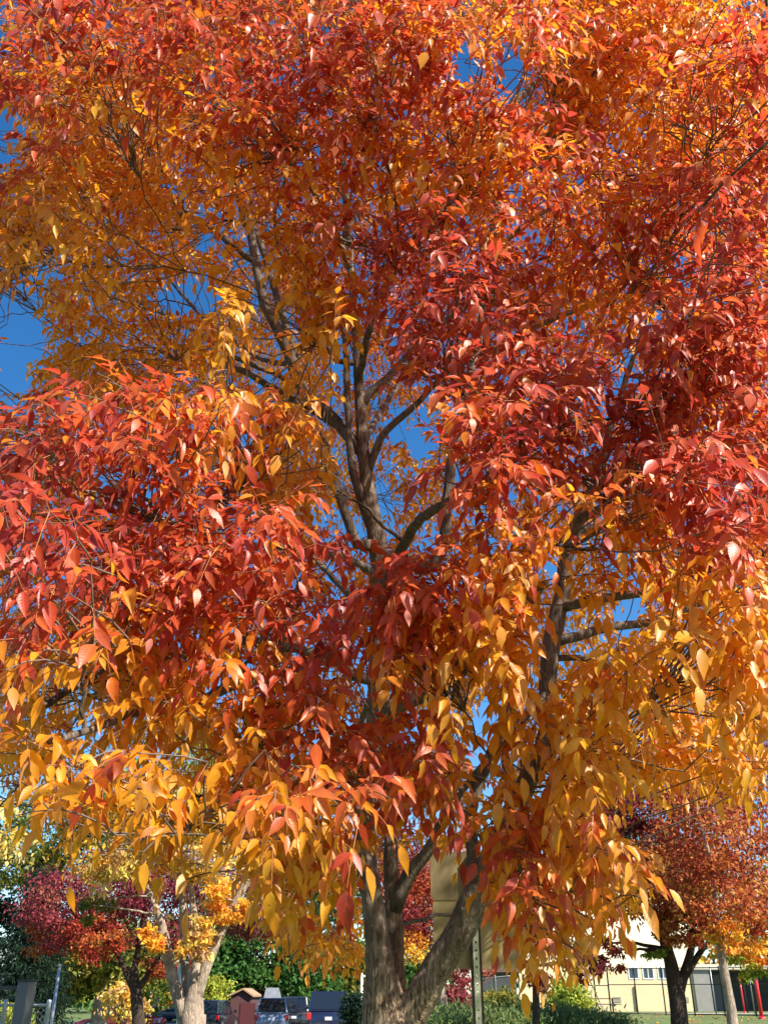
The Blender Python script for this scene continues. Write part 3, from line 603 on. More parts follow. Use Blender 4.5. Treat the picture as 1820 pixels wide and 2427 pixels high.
def foliage(name, parent, blobs, n, size, palette, clump=.12, hang=.5, aspect=.5, nclump=60, flat=.5):
    """blobs: (cx,cy,cz,rx,ry,rz,palette or None, weight) in parent-local metres"""
    P, C = [], []
    wsum = sum(b[7] for b in blobs)
    for bl in blobs:
        m = int(n*bl[7]/wsum); nc = max(4, int(nclump*bl[7]/wsum)); rad = np.array(bl[3:6]); c = np.array(bl[:3])
        q = nrm(rng.normal(size=(nc, 3)))*(rng.uniform(.25, 1, (nc, 1))**.55); cc = c + q*rad
        k = rng.integers(0, nc, m); sz = clump*rad.mean()*2.2*rng.uniform(.6, 1.3, nc)
        p = cc[k] + rng.normal(0, 1, (m, 3))*sz[k][:, None]*np.array([1, 1, flat])
        pl = np.array(PAL[bl[6] or palette][0]); tint = rng.integers(0, len(pl), nc)
        ci = np.where(rng.random(m) < .7, tint[k], rng.integers(0, len(pl), m))
        P.append(p); C.append(pl[ci]*rng.uniform(.75, 1.15, (m, 1)))
    P = np.vstack(P); C = np.clip(np.vstack(C), 0, .95); m = len(P)
    A = rng.normal(size=(m, 3)); A[:, 2] -= hang; Nn = rng.normal(0, .6, (m, 3)); Nn[:, 2] += .8; Nn[:, 1] -= .4
    Ln = size*rng.uniform(.7, 1.3, m)
    me = leaves_mesh(name, P, A, Nn, Ln, Ln*aspect, C, np.clip(C*1.15, 0, .95), False)
    return link(name, me, LEAFBG, parent)
def bgtree(name, label, X, Y, trunks, blobs, n, size, palette, bark, group=None, nl=10, cat='tree', **kw):
    """trunks: list of paths [(dx,dy,z,r)...] local"""
    o = empty(name, (X, Y, float(gz(X, Y))), label, cat, group)
    ps = [smooth_path(t, .25) for t in trunks]
    tubes_obj('trunk', ps, bark, o, np.zeros(3), 10, .08)
    tops = np.vstack([p[len(p)//2:] for p in ps]); lim = []
    for bl in blobs:
        for _ in range(max(2, int(nl*bl[7]/sum(b[7] for b in blobs)))):
            q = nrm(rng.normal(size=3)); q[2] = abs(q[2])*.7; e = np.array(bl[:3])+q*np.array(bl[3:6])*.8
            d = np.linalg.norm(tops[:, :3]-e, axis=1)+1.2*np.maximum(0, tops[:, 2]-e[2]); s = tops[d.argmin()]
            c_ = curve(s[:3], e, .1*np.linalg.norm(e-s[:3]), 12, s[3]*.38, .006*size/.09); lim.append(c_)
    for l_ in lim: pass
    for l_ in lim: tubes_obj('limb', [l_], bark, o, np.zeros(3), 6, .05)
    foliage('crown', o, blobs, n, size, palette, **kw)
    return o
def X_at(px, Y, z=1.6): return (px-CX)/F*(Y*CP+(z-CAMZ)*SP)
def Z_at(py, Y): return float(PY(910, py, Y)[2])
def loc_path(pts, Y, X, z0):   # (px,py,r[,dy]) -> local path
    out = []
    for p in pts:
        dy = p[3] if len(p) > 3 else 0
        q = PY(p[0], p[1], Y+dy); out.append((q[0]-X, dy, q[2]-z0, p[2]))
    return out

# yellow maple with pale forked trunk, left of centre
Yt = 13.0; Xt = X_at(454, Yt); z0 = float(gz(Xt, Yt))
tr = [[(0, 0, -.1, .24)]+loc_path([(455,2440,.175),(455,2405,.155),(462,2350,.10),(466,2290,.064),(463,2220,.058),(458,2150,.045),(450,2050,.03)],Yt,Xt,z0),
      loc_path([(447,2425,.13),(430,2378,.09),(413,2330,.072),(401,2280,.066),(390,2220,.062),(378,2170,.045),(340,2080,.02)],Yt,Xt,z0),
      loc_path([(450,2385,.08,.2),(442,2330,.062,.25),(438,2260,.06,.3),(436,2190,.055,.3),(430,2050,.04,.3),(420,1900,.02,.3)],Yt,Xt,z0),
      loc_path([(462,2375,.09),(480,2315,.072),(500,2265,.065),(516,2230,.06),(541,2172,.055),(580,2100,.05),(628,2030,.042),(680,1950,.02)],Yt,Xt,z0)]
def blob(px, py, Y, rpx, rpy, ry, X, z0, pl=None, wt=1., Y0=None):
    q = PY(px, py, Y); Y0 = Y if Y0 is None else Y0; s = (Y*CP+(q[2]-CAMZ)*SP)/F
    return (q[0]-X, Y-Y0, q[2]-z0, rpx*s, ry, rpy*s*1.12, pl, wt)
bl = [blob(270,2040,Yt-.4,75,60,.5,Xt,z0,'yellow',1.1,Yt),blob(500,2030,Yt,90,60,.5,Xt,z0,'yellow',1.2,Yt),blob(545,2130,Yt,60,50,.5,Xt,z0,'orange',.6,Yt),
      blob(470,2230,Yt-.4,40,45,.25,Xt,z0,'yellow',.7,Yt),blob(370,2220,Yt-.3,40,25,.25,Xt,z0,'orange',.3,Yt),blob(420,1820,Yt+.3,140,110,1.,Xt,z0,'limegreen',1.5,Yt),
      blob(340,1950,Yt,100,60,.7,Xt,z0,'yellow',1.,Yt),blob(430,1930,Yt,160,70,.8,Xt,z0,'yellow',1.6,Yt),blob(220,2150,Yt,45,45,.3,Xt,z0,'olive',.2,Yt),blob(600,1850,Yt+.5,120,90,.8,Xt,z0,'yellow',.8,Yt)]
bgtree('maple_tree', 'yellow-leaved tree with a pale forked trunk left of centre', Xt, Yt, tr, bl, 15000, .065, 'yellow', BARK_PALE, nclump=220, clump=.10)
# yellow tree at the far left edge
Yt = 14.; Xt = X_at(-260, Yt); z0 = 0.
tr = [[(0,0,-.1,.2),(0,0,1.2,.17),(.2,0,2.6,.12),(.5,0,4,.06)]]
bl = [blob(-40,1960,Yt,110,75,.6,Xt,z0,'yellow',1.2,Yt),blob(-60,1800,Yt,140,110,.8,Xt,z0,'yellow',1,Yt),blob(-220,1900,Yt,180,160,1.2,Xt,z0,'yellow',1.6,Yt)]
bgtree('maple_tree', 'bright yellow foliage reaching in at the far left edge', Xt, Yt, tr, bl, 3200, .09, 'yellow', BARK_PALE, nclump=50)
# burgundy tree left
Yt = 26.; Xt = X_at(328, Yt); z0 = float(gz(Xt, Yt))
tr = [[(0,0,-.2,.2)]+loc_path([(328,2440,.17),(326,2390,.15),(322,2340,.14),(318,2300,.09),(330,2240,.07),(345,2150,.04)],Yt,Xt,z0),
      loc_path([(322,2350,.11),(302,2310,.085),(285,2270,.07),(255,2230,.055),(200,2180,.03)],Yt,Xt,z0),
      loc_path([(322,2350,.10),(345,2320,.075),(370,2280,.06),(400,2230,.04),(440,2170,.03)],Yt,Xt,z0),
      loc_path([(318,2300,.05),(290,2290,.045),(262,2278,.03),(230,2260,.02)],Yt,Xt,z0)]
bl = [blob(150,2160,Yt-1,90,85,1.2,Xt,z0,None,1.6,Yt),blob(250,2110,Yt,110,80,1.3,Xt,z0,None,1.8,Yt),blob(230,2220,Yt-.8,80,45,1,Xt,z0,'redorange',.9,Yt),blob(120,2220,Yt,50,40,.8,Xt,z0,'redorange',.4,Yt),
      blob(380,2160,Yt,120,80,1.4,Xt,z0,None,1.5,Yt),blob(400,2260,Yt,60,40,.8,Xt,z0,'redorange',.5,Yt),blob(430,2060,Yt,150,60,1.5,Xt,z0,None,1.1,Yt)]
bgtree('maple_tree', 'dark burgundy tree with spreading limbs at lower left', Xt, Yt, tr, bl, 24000, .085, 'burgundy', BARK_DARK, nclump=240, clump=.10, nl=16)
# burgundy tree behind the pale trunk
Yt = 30.; Xt = X_at(468, Yt); z0 = float(gz(Xt, Yt))
tr = [[(0,0,-.2,.16),(0,0,1.2,.13),(.1,0,2.4,.09),(.3,0,4,.05)]]
bl = [blob(620,2100,Yt,75,100,1.3,Xt,z0,None,1.5,Yt),blob(560,2180,Yt,60,45,1.,Xt,z0,None,.7,Yt),blob(600,1990,Yt,100,80,1.5,Xt,z0,None,1.2,Yt),blob(690,2060,Yt+.5,50,90,1.,Xt,z0,'olive',.8,Yt),blob(700,2190,Yt+.5,60,40,1.,Xt,z0,'olive',.6,Yt)]
bgtree('maple_tree', 'small burgundy tree seen between the pale trunk and the big trunk', Xt, Yt, tr, bl, 11000, .09, 'burgundy', BARK_DARK, nclump=90)
# red tree right behind the big trunk
Yt = 24.; Xt = X_at(1052, Yt); z0 = float(gz(Xt, Yt))
tr = [[(0,0,-.2,.13)]+loc_path([(1052,2440,.12),(1050,2380,.11),(1040,2320,.09),(1020,2230,.07),(1000,2100,.04)],Yt,Xt,z0)]
bl = [blob(960,2130,Yt,80,75,.9,Xt,z0,'redorange',1.6,Yt),blob(975,2240,Yt,65,45,.8,Xt,z0,'orange',1.,Yt),blob(960,2190,Yt,70,50,.8,Xt,z0,'burgundy',1,Yt),blob(1060,2150,Yt,60,90,.8,Xt,z0,'burgundy',.8,Yt),blob(1100,2310,Yt,55,22,.5,Xt,z0,'burgundy',.3,Yt),blob(950,2020,Yt,120,60,1.,Xt,z0,'burgundy',1.,Yt)]
bgtree('maple_tree', 'red and orange tree seen through the fork of the big trunk', Xt, Yt, tr, bl, 16000, .075, 'burgundy', BARK_PALE, nclump=120)
# right tree: dark trunk
Yt = 19.; Xt = X_at(1605, Yt); z0 = float(gz(Xt, Yt))
tr = [[(0,0,-.2,.2)]+loc_path([(1612,2450,.165),(1608,2400,.155),(1600,2340,.15),(1588,2280,.12),(1574,2230,.10),(1560,2180,.08),(1520,2120,.06),(1480,2060,.04),(1440,1960,.02)],Yt,Xt,z0),
      loc_path([(1606,2350,.12),(1620,2310,.09),(1632,2270,.075),(1640,2220,.06),(1640,2100,.05),(1625,1960,.04),(1600,1800,.03)],Yt,Xt,z0),
      loc_path([(1625,2310,.07),(1650,2270,.055),(1672,2240,.045),(1720,2190,.03),(1790,2130,.02)],Yt,Xt,z0),
      loc_path([(1574,2230,.08),(1588,2120,.07),(1592,2000,.06),(1588,1880,.05),(1580,1750,.03)],Yt,Xt,z0)]
bl = [blob(1420,1900,Yt,110,90,1.0,Xt,z0,'burgundy',1.6,Yt),blob(1420,2060,Yt,80,90,.9,Xt,z0,'burgundy',1.1,Yt),blob(1480,2130,Yt,70,50,.8,Xt,z0,'rust',.6,Yt),blob(1480,1990,Yt,90,110,1.2,Xt,z0,'burgundy',1.5,Yt),blob(1700,1950,Yt-.5,160,130,1.5,Xt,z0,'redorange',2.8,Yt),blob(1520,1850,Yt,190,100,1.4,Xt,z0,'burgundy',1.8,Yt),
      blob(1620,2110,Yt-.3,100,60,1,Xt,z0,'redorange',1.3,Yt),blob(1740,2120,Yt-.3,150,80,1.2,Xt,z0,'rust',2.2,Yt),blob(1620,2190,Yt-.3,110,50,.8,Xt,z0,'rust',1.6,Yt),blob(1560,2060,Yt-.3,160,90,1.2,Xt,z0,'rust',1.6,Yt),blob(1640,1990,Yt-.6,190,120,1.4,Xt,z0,'rust',2.0,Yt),
      blob(1760,2225,Yt-.4,110,50,.9,Xt,z0,'orange',1.3,Yt),blob(1770,2290,Yt-.4,60,25,.6,Xt,z0,'limegreen',.35,Yt),blob(1550,2240,Yt,30,30,.4,Xt,z0,'limegreen',.25,Yt),
      blob(1430,2260,Yt,65,45,.6,Xt,z0,'redorange',.6,Yt),blob(1700,1780,Yt,200,80,1.5,Xt,z0,'burgundy',1.3,Yt),blob(1870,2000,Yt,100,200,1.3,Xt,z0,'redorange',1.2,Yt),blob(1400,2170,Yt,60,60,.8,Xt,z0,'burgundy',.3,Yt)]
bgtree('maple_tree', 'dark-trunked tree with red crown turning yellow below, at lower right', Xt, Yt, tr, bl, 40000, .080, 'redorange', BARK_DARK, nclump=430, clump=.075, nl=30)
# leaning pale trunk at right
Yt = 15.; Xt = X_at(1742, Yt); z0 = float(gz(Xt, Yt))
tr = [[(.05,0,-.2,.12)]+loc_path([(1740,2450,.085),(1733,2400,.075),(1722,2340,.068),(1712,2280,.064),(1700,2200,.055),(1690,2080,.04),(1660,1950,.025)],Yt,Xt,z0)]
bl = [blob(1680,1960,Yt,110,90,.8,Xt,z0,'rust',1.,Yt),blob(1690,2110,Yt,110,80,.6,Xt,z0,'rust',.9,Yt),blob(1715,2215,Yt-.2,50,25,.3,Xt,z0,'orange',.25,Yt)]
bgtree('maple_tree', 'slender pale leaning trunk at right, in front of the red poles', Xt, Yt, tr, bl, 6500, .07, 'orange', BARK_PALE, nclump=110)
# young tree near the juniper
Yt = 17.; Xt = X_at(1268, Yt); z0 = float(gz(Xt, Yt))
tr = [[(0,0,-.2,.07)]+loc_path([(1271,2440,.065),(1270,2380,.058),(1268,2320,.05),(1262,2260,.035),(1262,2180,.02)],Yt,Xt,z0)]
bl = [blob(1270,2325,Yt,28,18,.2,Xt,z0,'burgundy',.6,Yt),blob(1380,2290,Yt,60,30,.3,Xt,z0,'burgundy',.8,Yt),blob(1300,2200,Yt,110,80,.7,Xt,z0,'redorange',1.,Yt)]
bgtree('young_tree', 'young tree with thin dark trunk and few dark red leaves beside the junipers', Xt, Yt, tr, bl, 1700, .075, 'burgundy', BARK_DARK, nclump=40)
# spruce at left
def spruce(px, Y, H, Rr, label, n=9000):
    X = X_at(px, Y); z0 = float(gz(X, Y)); o = empty('spruce_tree', (X, Y, z0), label, 'tree')
    tubes_obj('trunk', [smooth_path([(0,0,-.2,.3),(0,0,H*.5,.18),(0,0,H,.03)], .5)], BARK_DARK, o, np.zeros(3), 8)
    nb_ = 130; P, A_, C = [], [], []
    for i in range(nb_):
        h = H*(.08+.9*(i/nb_)); L = Rr*(1-h/H)**.8*rng.uniform(.75, 1.1)+.2; an = i*2.4
        m = int(n/nb_*(.4+1.2*(1-h/H))); t = rng.random(m)**.6; d = np.array([math.cos(an), math.sin(an), -.25])
        p = np.array([0, 0, h]) + t[:, None]*L*d + rng.normal(0, 1, (m, 3))*np.array([.28, .28, .16])*(1-t[:, None]*.5)
        P.append(p); A_.append(np.tile(d, (m, 1))+rng.normal(0, .6, (m, 3))-np.array([0, 0, .5]))
    P = np.vstack(P); A_ = np.vstack(A_); m = len(P); pl = np.array(PAL['spruce'][0]); C = pl[rng.integers(0, 3, m)]
    Ln = rng.uniform(.10, .22, m); me = leaves_mesh('crown', P, A_, rng.normal(size=(m, 3))+np.array([0, 0, 1]), Ln, Ln*.22, C, C, False); link('crown', me, LEAFBG, o)
spruce(62, 36, 5.8, 1.7, 'dark green conifer at far left beneath the red foliage', 26000)
spruce(-150, 44, 9., 1.8, 'tall dark conifer standing at the left edge by the white house', 20000)
# olive tree with thick trunk over the path
def simple(name, label, px, Y, trunk_r, H, blobs, n, size, palette, bark=BARK_DARK, group=None, cat='tree', **kw):
    X = X_at(px, Y); z0 = float(gz(X, Y)); bs = [blob(*b[:2], Y, *b[2:5], X, z0, *(b[5:] if len(b) > 5 else (None, 1.)), Y) for b in blobs]
    tr = [[(0,0,-.2,trunk_r*1.3),(0,0,.6,trunk_r),(.1,0,H*.5,trunk_r*.8),(.1,0,H,trunk_r*.4)]]
    return bgtree(name, label, X, Y, tr, bs, n, size, palette, bark, group, cat=cat, **kw)
simple('shade_tree', 'thick grey-barked tree with olive crown over the concrete path', 243, 48, .40, 5.5,
       [(200,2300,110,45,3.),(330,2290,100,50,3.),(260,2230,160,50,3.5),(120,2340,60,30,2.)], 9000, .28, 'olive', BARK_PALE, nclump=110)
simple('shade_tree', 'small yellow-leaved tree low between the burgundy trunk and the path', 290, 42, .12, 2.6,
       [(285,2370,38,38,1.2,'yellow',1.),(330,2390,20,30,.9,'yellow',.4)], 1600, .17, 'yellow', nclump=40)
simple('birch_tree', 'left of two slim white birch trunks', 354, 62, .11, 4.2, [(345,2350,30,26,1.4,'limegreen',1.)], 800, .22, 'limegreen', mat('birch_bark', (.75, .7, .6), .8, noise=.3, scale=4), nclump=18)
simple('birch_tree', 'right of two slim white birch trunks', 372, 61, .11, 4.2, [(385,2350,32,26,1.4,'limegreen',1.)], 800, .22, 'limegreen', bpy.data.materials['birch_bark'], nclump=18)
greens = [(500,2240,110,90,'green'),(620,2250,120,80,'green'),(720,2300,90,70,'green'),(560,2330,70,40,'green'),(830,2300,90,80,'olive'),(960,2320,100,60,'green')]
glabels = ['dark green tree behind the black car left of centre','dense green tree behind the brick-red shed','bright green tree above the parked cars','low green bush-like tree beside the pale trunk','olive green tree behind the big trunk','green tree glimpsed right of the big trunk']
for i, (px, py, rx, ry, pl) in enumerate(greens):
    simple('shade_tree', glabels[i], px, 84+i*2.2, .22, 4.5, [(px,py,rx,ry,4.,pl,1.2),(px+30,py+50,rx*.7,ry*.5,3.5,pl,.6),(px-20,py-50,rx*.8,ry*.6,3.5,'olive',.5)], 4200, .42, pl, nclump=70, clump=.10)
simple('shade_tree', 'sunlit yellow-green bushy tree left of the parked black car', 500, 78, .15, 3, [(505,2350,36,34,1.8,'limegreen',1.)], 1500, .32, 'limegreen', nclump=30)
simple('shade_tree', 'tall grey-green tree far behind the yellow leaves at left', 40, 55, .3, 8, [(30,2080,90,90,3,'olive',1.),(10,2190,60,60,3,'spruce',.5),(120,1980,120,110,3.5,'olive',1.4),(250,1930,120,110,3.5,'green',1.)], 11000, .26, 'olive', nclump=60)
simple('shade_tree', 'green tree far behind the red crown at right', 1500, 75, .3, 9, [(1440,2010,80,80,4,'green',.7),(1620,2060,90,90,4,'limegreen',.7)], 3500, .34, 'green', nclump=60)
simple('shade_tree', 'dark tree behind the low building at right edge', 1830, 88, .3, 7, [(1830,2180,120,120,5,'green',1.)], 3000, .4, 'green', nclump=50)
# tall trees whose shade falls over the parked cars
simple('shade_tree', 'tall tree behind the amber leaves left of the big trunk, shading the cars', 880, 55, .28, 8.5, [(690,2080,110,80,3.5,'olive',1.3),(800,2130,90,60,3.,'green',.9),(600,2010,90,90,3.,'yellow',.7)], 9000, .22, 'green', nclump=110)
simple('shade_tree', 'tall red and green tree seen through the fork, beyond the sign panel', 915, 57, .28, 8.5, [(960,2110,100,80,3.5,'redorange',1.3),(1080,2080,120,80,3.5,'orange',1.),(1200,2150,90,70,3,'green',.8)], 9000, .22, 'green', nclump=110)
simple('shade_tree', 'tall yellow and olive tree behind the pale forked trunk', 440, 66, .3, 9, [(450,2000,150,110,4.,'olive',1.3),(330,2050,120,110,4.,'yellow',.9),(560,1880,130,110,4.,'green',.9)], 9000, .26, 'olive', nclump=110)
# far wood closing the view
wob = foliage('woods', None, [(x, 128+8*math.sin(x), 3.2+1.2*math.sin(x*.37), 9, 5, 4.5+1.5*math.sin(x*.7), random.choice(['green','olive','green','orange','limegreen']), 1.) for x in range(-70, 92, 9)], 17000, .9, 'green', nclump=220, clump=.12)
tag(wob, 'far belt of mixed green and autumn trees closing the view', 'woods', kind='stuff')
# shrubs
def shrub(name, label, px, py0, py1, Y, wpx, palette, n, size, group=None, nst=7, ry=.8, **kw):
    X = X_at(px, Y); z0 = float(gz(X, Y)); top = Z_at(py0, Y)-z0; bot = max(.05, Z_at(py1, Y)-z0); s = Y*CP/F
    o = empty(name, (X, Y, z0), label, 'shrub', group)
    st = [smooth_path([(0,0,-.05,.03),(rng.uniform(-1,1)*wpx*s*.25,rng.uniform(-.3,.3),top*.5,.02),(rng.uniform(-1,1)*wpx*s*.4,rng.uniform(-.4,.4),top*.85,.008)], .15) for _ in range(nst)]
    tubes_obj('stem', st, BARK_DARK, o, np.zeros(3), 5)
    foliage('foliage', o, [(0,0,(top+bot)/2,wpx*s*.5,ry,(top-bot)/2*.95,palette,1.)], n, size, palette, **kw)
shrub('shrub', 'sunlit yellow-green bush in front of the cream wall', 1345, 2325, 2412, 24, 84, 'limegreen', 3600, .10, nclump=70, hang=-.8)
shrub('shrub', 'loose grey-green bush beside the sign post', 1178, 2345, 2400, 27, 62, 'olive', 2200, .10, nclump=40, hang=-.8)
shrub('shrub', 'small crimson burning bush right of the big trunk', 1078, 2338, 2397, 27, 36, 'burgundy', 2400, .09, nclump=40, hang=-.3)
shrub('shrub', 'green bush behind the crimson bush', 1035, 2350, 2410, 32, 60, 'green', 1800, .12, nclump=30, hang=-.5)
for i, (px, y0, w_) in enumerate([(1060,2402,120),(1150,2398,130),(1240,2392,120),(1320,2398,120),(1410,2412,100)]):
    shrub('juniper_shrub', ['low spreading juniper at the foot of the big trunk','low spreading juniper beneath the sign post','low spreading juniper left of the young tree','low spreading juniper in front of the yellow-green bush','low spreading juniper nearest the fence corner'][i], px, y0, 2450, 18.5+.6*i, w_, 'juniper', 3400, .10, 'low junipers on the bank', ry=1.2, nclump=60, hang=-1.6, aspect=.25)
shrub('shrub', 'pale green bush behind the left chain-link fence', 20, 2390, 2440, 20, 90, 'limegreen', 1500, .10, nclump=30, hang=-.8)
shrub('shrub', 'dark clipped bush beside the big trunk and the parked truck', 840, 2348, 2440, 40, 44, 'spruce', 3000, .12, nclump=40)

# ================================================================== BUILDING ON THE RIGHT
WALL_Y = mat('yellow_stucco', (.86, .68, .39), .9, noise=.12, scale=1.2, bump=.2, bscale=40)
WALL_C = mat('cream_stucco', (.88, .77, .54), .9, noise=.06, scale=1.5, bump=.2, bscale=40)
GREYW = mat('grey_render', (.33, .31, .27), .9, noise=.2, scale=2)
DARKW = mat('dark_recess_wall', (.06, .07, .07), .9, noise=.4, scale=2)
TRIM = mat('beige_trim', (.62, .55, .42), .8)
WHITE = mat('white_paint', (.82, .82, .80), .5)
GLASS = mat('window_glass', (.10, .16, .22), .12, spec=.9, noise=.6, scale=5)
BY = 65.; zb = .62
bld = empty('school_building', (X_at(1440, BY), BY, zb), 'cream and yellow school building with three small windows', 'building')
bo = np.array([bld.location.x, BY, zb])
xa, xb, xc = X_at(1140, BY)-bo[0], X_at(1646, BY)-bo[0], X_at(1990, BY)-bo[0]
zs = Z_at(2296, BY)-zb; zt = Z_at(2085, BY)-zb
x1 = X_at(1232, BY)-bo[0]
wins = [(1493,1519),(1527,1555),(1563,1591)]; wz0, wz1 = Z_at(2321, BY)-zb, Z_at(2291, BY)-zb
ed = [x1] + sum([[X_at(a, BY)-bo[0], X_at(b, BY)-bo[0]] for a, b in wins], []) + [xb]
m = MB(); m.box(x1, xb, 0, .3, -1, wz0); 
for i in range(0, len(ed), 2): m.box(ed[i], ed[i+1], 0, .3, wz0, wz1)
m.box(x1, xb, 0, .3, wz1, wz1+.05); m.build('lower_wall', WALL_Y, bld)
MB().box(x1-.02, xb+.02, .004, 12, wz1+.05, zt).build('upper_wall', WALL_C, bld)
MB().box(x1-.3, xb+.3, -.25, 12.2, zt, zt+.35).build('roof', mat('roof_edge', (.35,.28,.2), .7), bld)
for i, (a, b) in enumerate(wins):
    A_, B_ = X_at(a, BY)-bo[0], X_at(b, BY)-bo[0]; fr = MB(); t = .07
    fr.box(A_, B_, -.03, .12, wz0, wz0+t); fr.box(A_, B_, -.03, .12, wz1-t, wz1-.002); fr.box(A_, A_+t, -.03, .12, wz0+t, wz1-t); fr.box(B_-t, B_, -.03, .12, wz0+t, wz1-t)
    fr.box((A_+B_)/2-.02, (A_+B_)/2+.02, -.01, .1, wz0+t, wz1-t); f_ = fr.build('window', WHITE, bld)
    MB().box(A_+t, B_-t, .13, .15, wz0+t, wz1-t).build('pane', GLASS, f_)
# grey garage bay at left, column, covered play shelter at right
MB().box(xa, x1-.002, 1.5, 1.7, -1, zs-.2).build('grey_wall', mat('grey_metal_cladding', (.17,.16,.17), .6, noise=.3, scale=3), bld)
MB().box(xa-.4, x1+.1, -.2, 1.9, zs-.2, zs+.15).build('fascia', mat('brown_fascia', (.12,.07,.05), .7), bld)
cx = X_at(1640, BY)-bo[0]; MB().box(xb+.003, xb+1.0, -.15, .6, -1, zs-.05).build('column', GREYW, bld)
MB().box(xb+.003, xc, -.3, 6, zs-.05, zs+.25).build('shelter_roof', TRIM, bld)
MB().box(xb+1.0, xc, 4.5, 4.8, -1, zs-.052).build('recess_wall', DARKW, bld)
MB().box(xb+2.6, xb+3.8, 4.44, 4.498, 0, 2.1).build('door', mat('grey_door', (.16,.17,.19), .5), bld)
MB().tube([(X_at(1505, BY)-bo[0],-.08,-.5),(X_at(1505, BY)-bo[0],-.08,1.),(X_at(1505, BY)-bo[0],-.08,Z_at(2336, BY)-zb)], .05, 8).build('brown_pole', mat('brown_pole_steel', (.22,.12,.07), .6), bld, True)  # thin brown pole standing close to the wall
for px_ in (1460, 1620): MB().box(X_at(px_, BY)-bo[0]-.25, X_at(px_, BY)-bo[0]+.25, -.03, -.002, .5, .8).build('wall_vent', mat('vent_grille', (.35,.3,.22), .6), bld)
# white house far left
HY = 72.; hx = X_at(5, HY); hz = float(gz(hx, HY))
hs = empty('white_house', (hx, HY, hz), 'white gabled house glimpsed at the far left edge', 'building')
hw = 2.2; h1 = Z_at(2325, HY)-hz; h2 = Z_at(2288, HY)-hz
MB().prism([(-6,-.5),(1.2,-.5),(1.2,h1),(-6,h1)], 0, 8).build('wall', mat('white_siding', (.8,.78,.72), .7, noise=.08, scale=6), hs)
MB().prism([(-1.8,h1),(1.2,h1),(1.1,h2),(.6,h2)], -.02, 7.9).build('gable', WHITE, hs)
MB().prism([(-6.2,h1+.002),(-1.8,h1+.002),(-2.6,h2-.4),(-6.2,h2-.4)], -.3, 8.2).build('roof', mat('grey_shingles', (.3,.25,.2), .9, noise=.3, scale=8), hs)
f_ = MB().box(-1.9, -1.0, -.06, -.002, .9, 1.9).build('window', WHITE, hs); MB().box(-1.83, -1.07, -.08, -.061, .97, 1.83).build('pane', GLASS, f_)
MB().box(-.2, .7, -.05, -.002, 0, 2).build('door', mat('brown_door', (.25,.1,.06), .5), hs)
# brick-red shed with tan gable roof
SY = 66.; sx = X_at(572, SY); sz = float(gz(sx, SY)); k_ = SY*CP/F
sh = empty('shed', (sx, SY, sz), 'brownish red shed with low gabled tan roof between parked cars', 'shed')
zt_ = Z_at(2362, SY)-sz; zr = Z_at(2346, SY)-sz; W_ = 24*k_
RW = mat('red_boards', (.115,.045,.042), .8, noise=.4, scale=2, stretch=(6,6,.4))
MB().prism([(-W_,-.3),(W_,-.3),(W_,zt_),(W_*.2,zr-.05),(-W_,zt_)], 0, 4).build('wall', RW, sh)
r_ = MB(); r_.prism([(-W_-.15,zt_-.02),(W_*.2,zr),(W_*.2,zr+.1),(-W_-.15,zt_+.1)], -.2, 4.2); r_.prism([(W_*.2,zr),(W_+.15,zt_-.02),(W_+.15,zt_+.1),(W_*.2,zr+.1)], -.2, 4.2)
r_.build('roof', mat('tan_roof', (.42,.26,.14), .8, noise=.3, scale=5), sh)
d_ = MB(); d_.box(.0, .95, -.04, -.002, 0, 1.55).build('door', mat('dark_red_door', (.10,.02,.02), .6), sh)

# ================================================================== FENCES, POSTS, SIGNS
STEEL = mat('galvanised_steel', (.42, .45, .48), .45, .6, noise=.2, scale=10)
BLACKST = mat('black_coated_steel', (.025, .025, .028), .5, .2)
def wire_mat(name, c, a):
    m = bpy.data.materials.new(name); m.use_nodes = True; nt = m.node_tree; N = nt.nodes; L = nt.links; b = N['Principled BSDF']; b.inputs['Base Color'].default_value = (*c, 1)
    tc = N.new('ShaderNodeTexCoord'); sp = N.new('ShaderNodeSeparateXYZ'); L.new(tc.outputs['Object'], sp.inputs[0]); outs = []
    for op in ('ADD', 'SUBTRACT'):
        q = N.new('ShaderNodeMath'); q.operation = op; L.new(sp.outputs[0], q.inputs[0]); L.new(sp.outputs[2], q.inputs[1])
        w_ = N.new('ShaderNodeMath'); w_.operation = 'PINGPONG'; w_.inputs[1].default_value = .036; L.new(q.outputs[0], w_.inputs[0])
        g_ = N.new('ShaderNodeMath'); g_.operation = 'LESS_THAN'; g_.inputs[1].default_value = a*.036; L.new(w_.outputs[0], g_.inputs[0]); outs.append(g_)
    mx = N.new('ShaderNodeMath'); mx.operation = 'MAXIMUM'; L.new(outs[0].outputs[0], mx.inputs[0]); L.new(outs[1].outputs[0], mx.inputs[1]); L.new(mx.outputs[0], b.inputs['Alpha'])
    return m
WIRE = wire_mat('black_chain_link', (.03,.03,.03), .09); WIREG = wire_mat('grey_chain_link', (.3,.32,.33), .10)
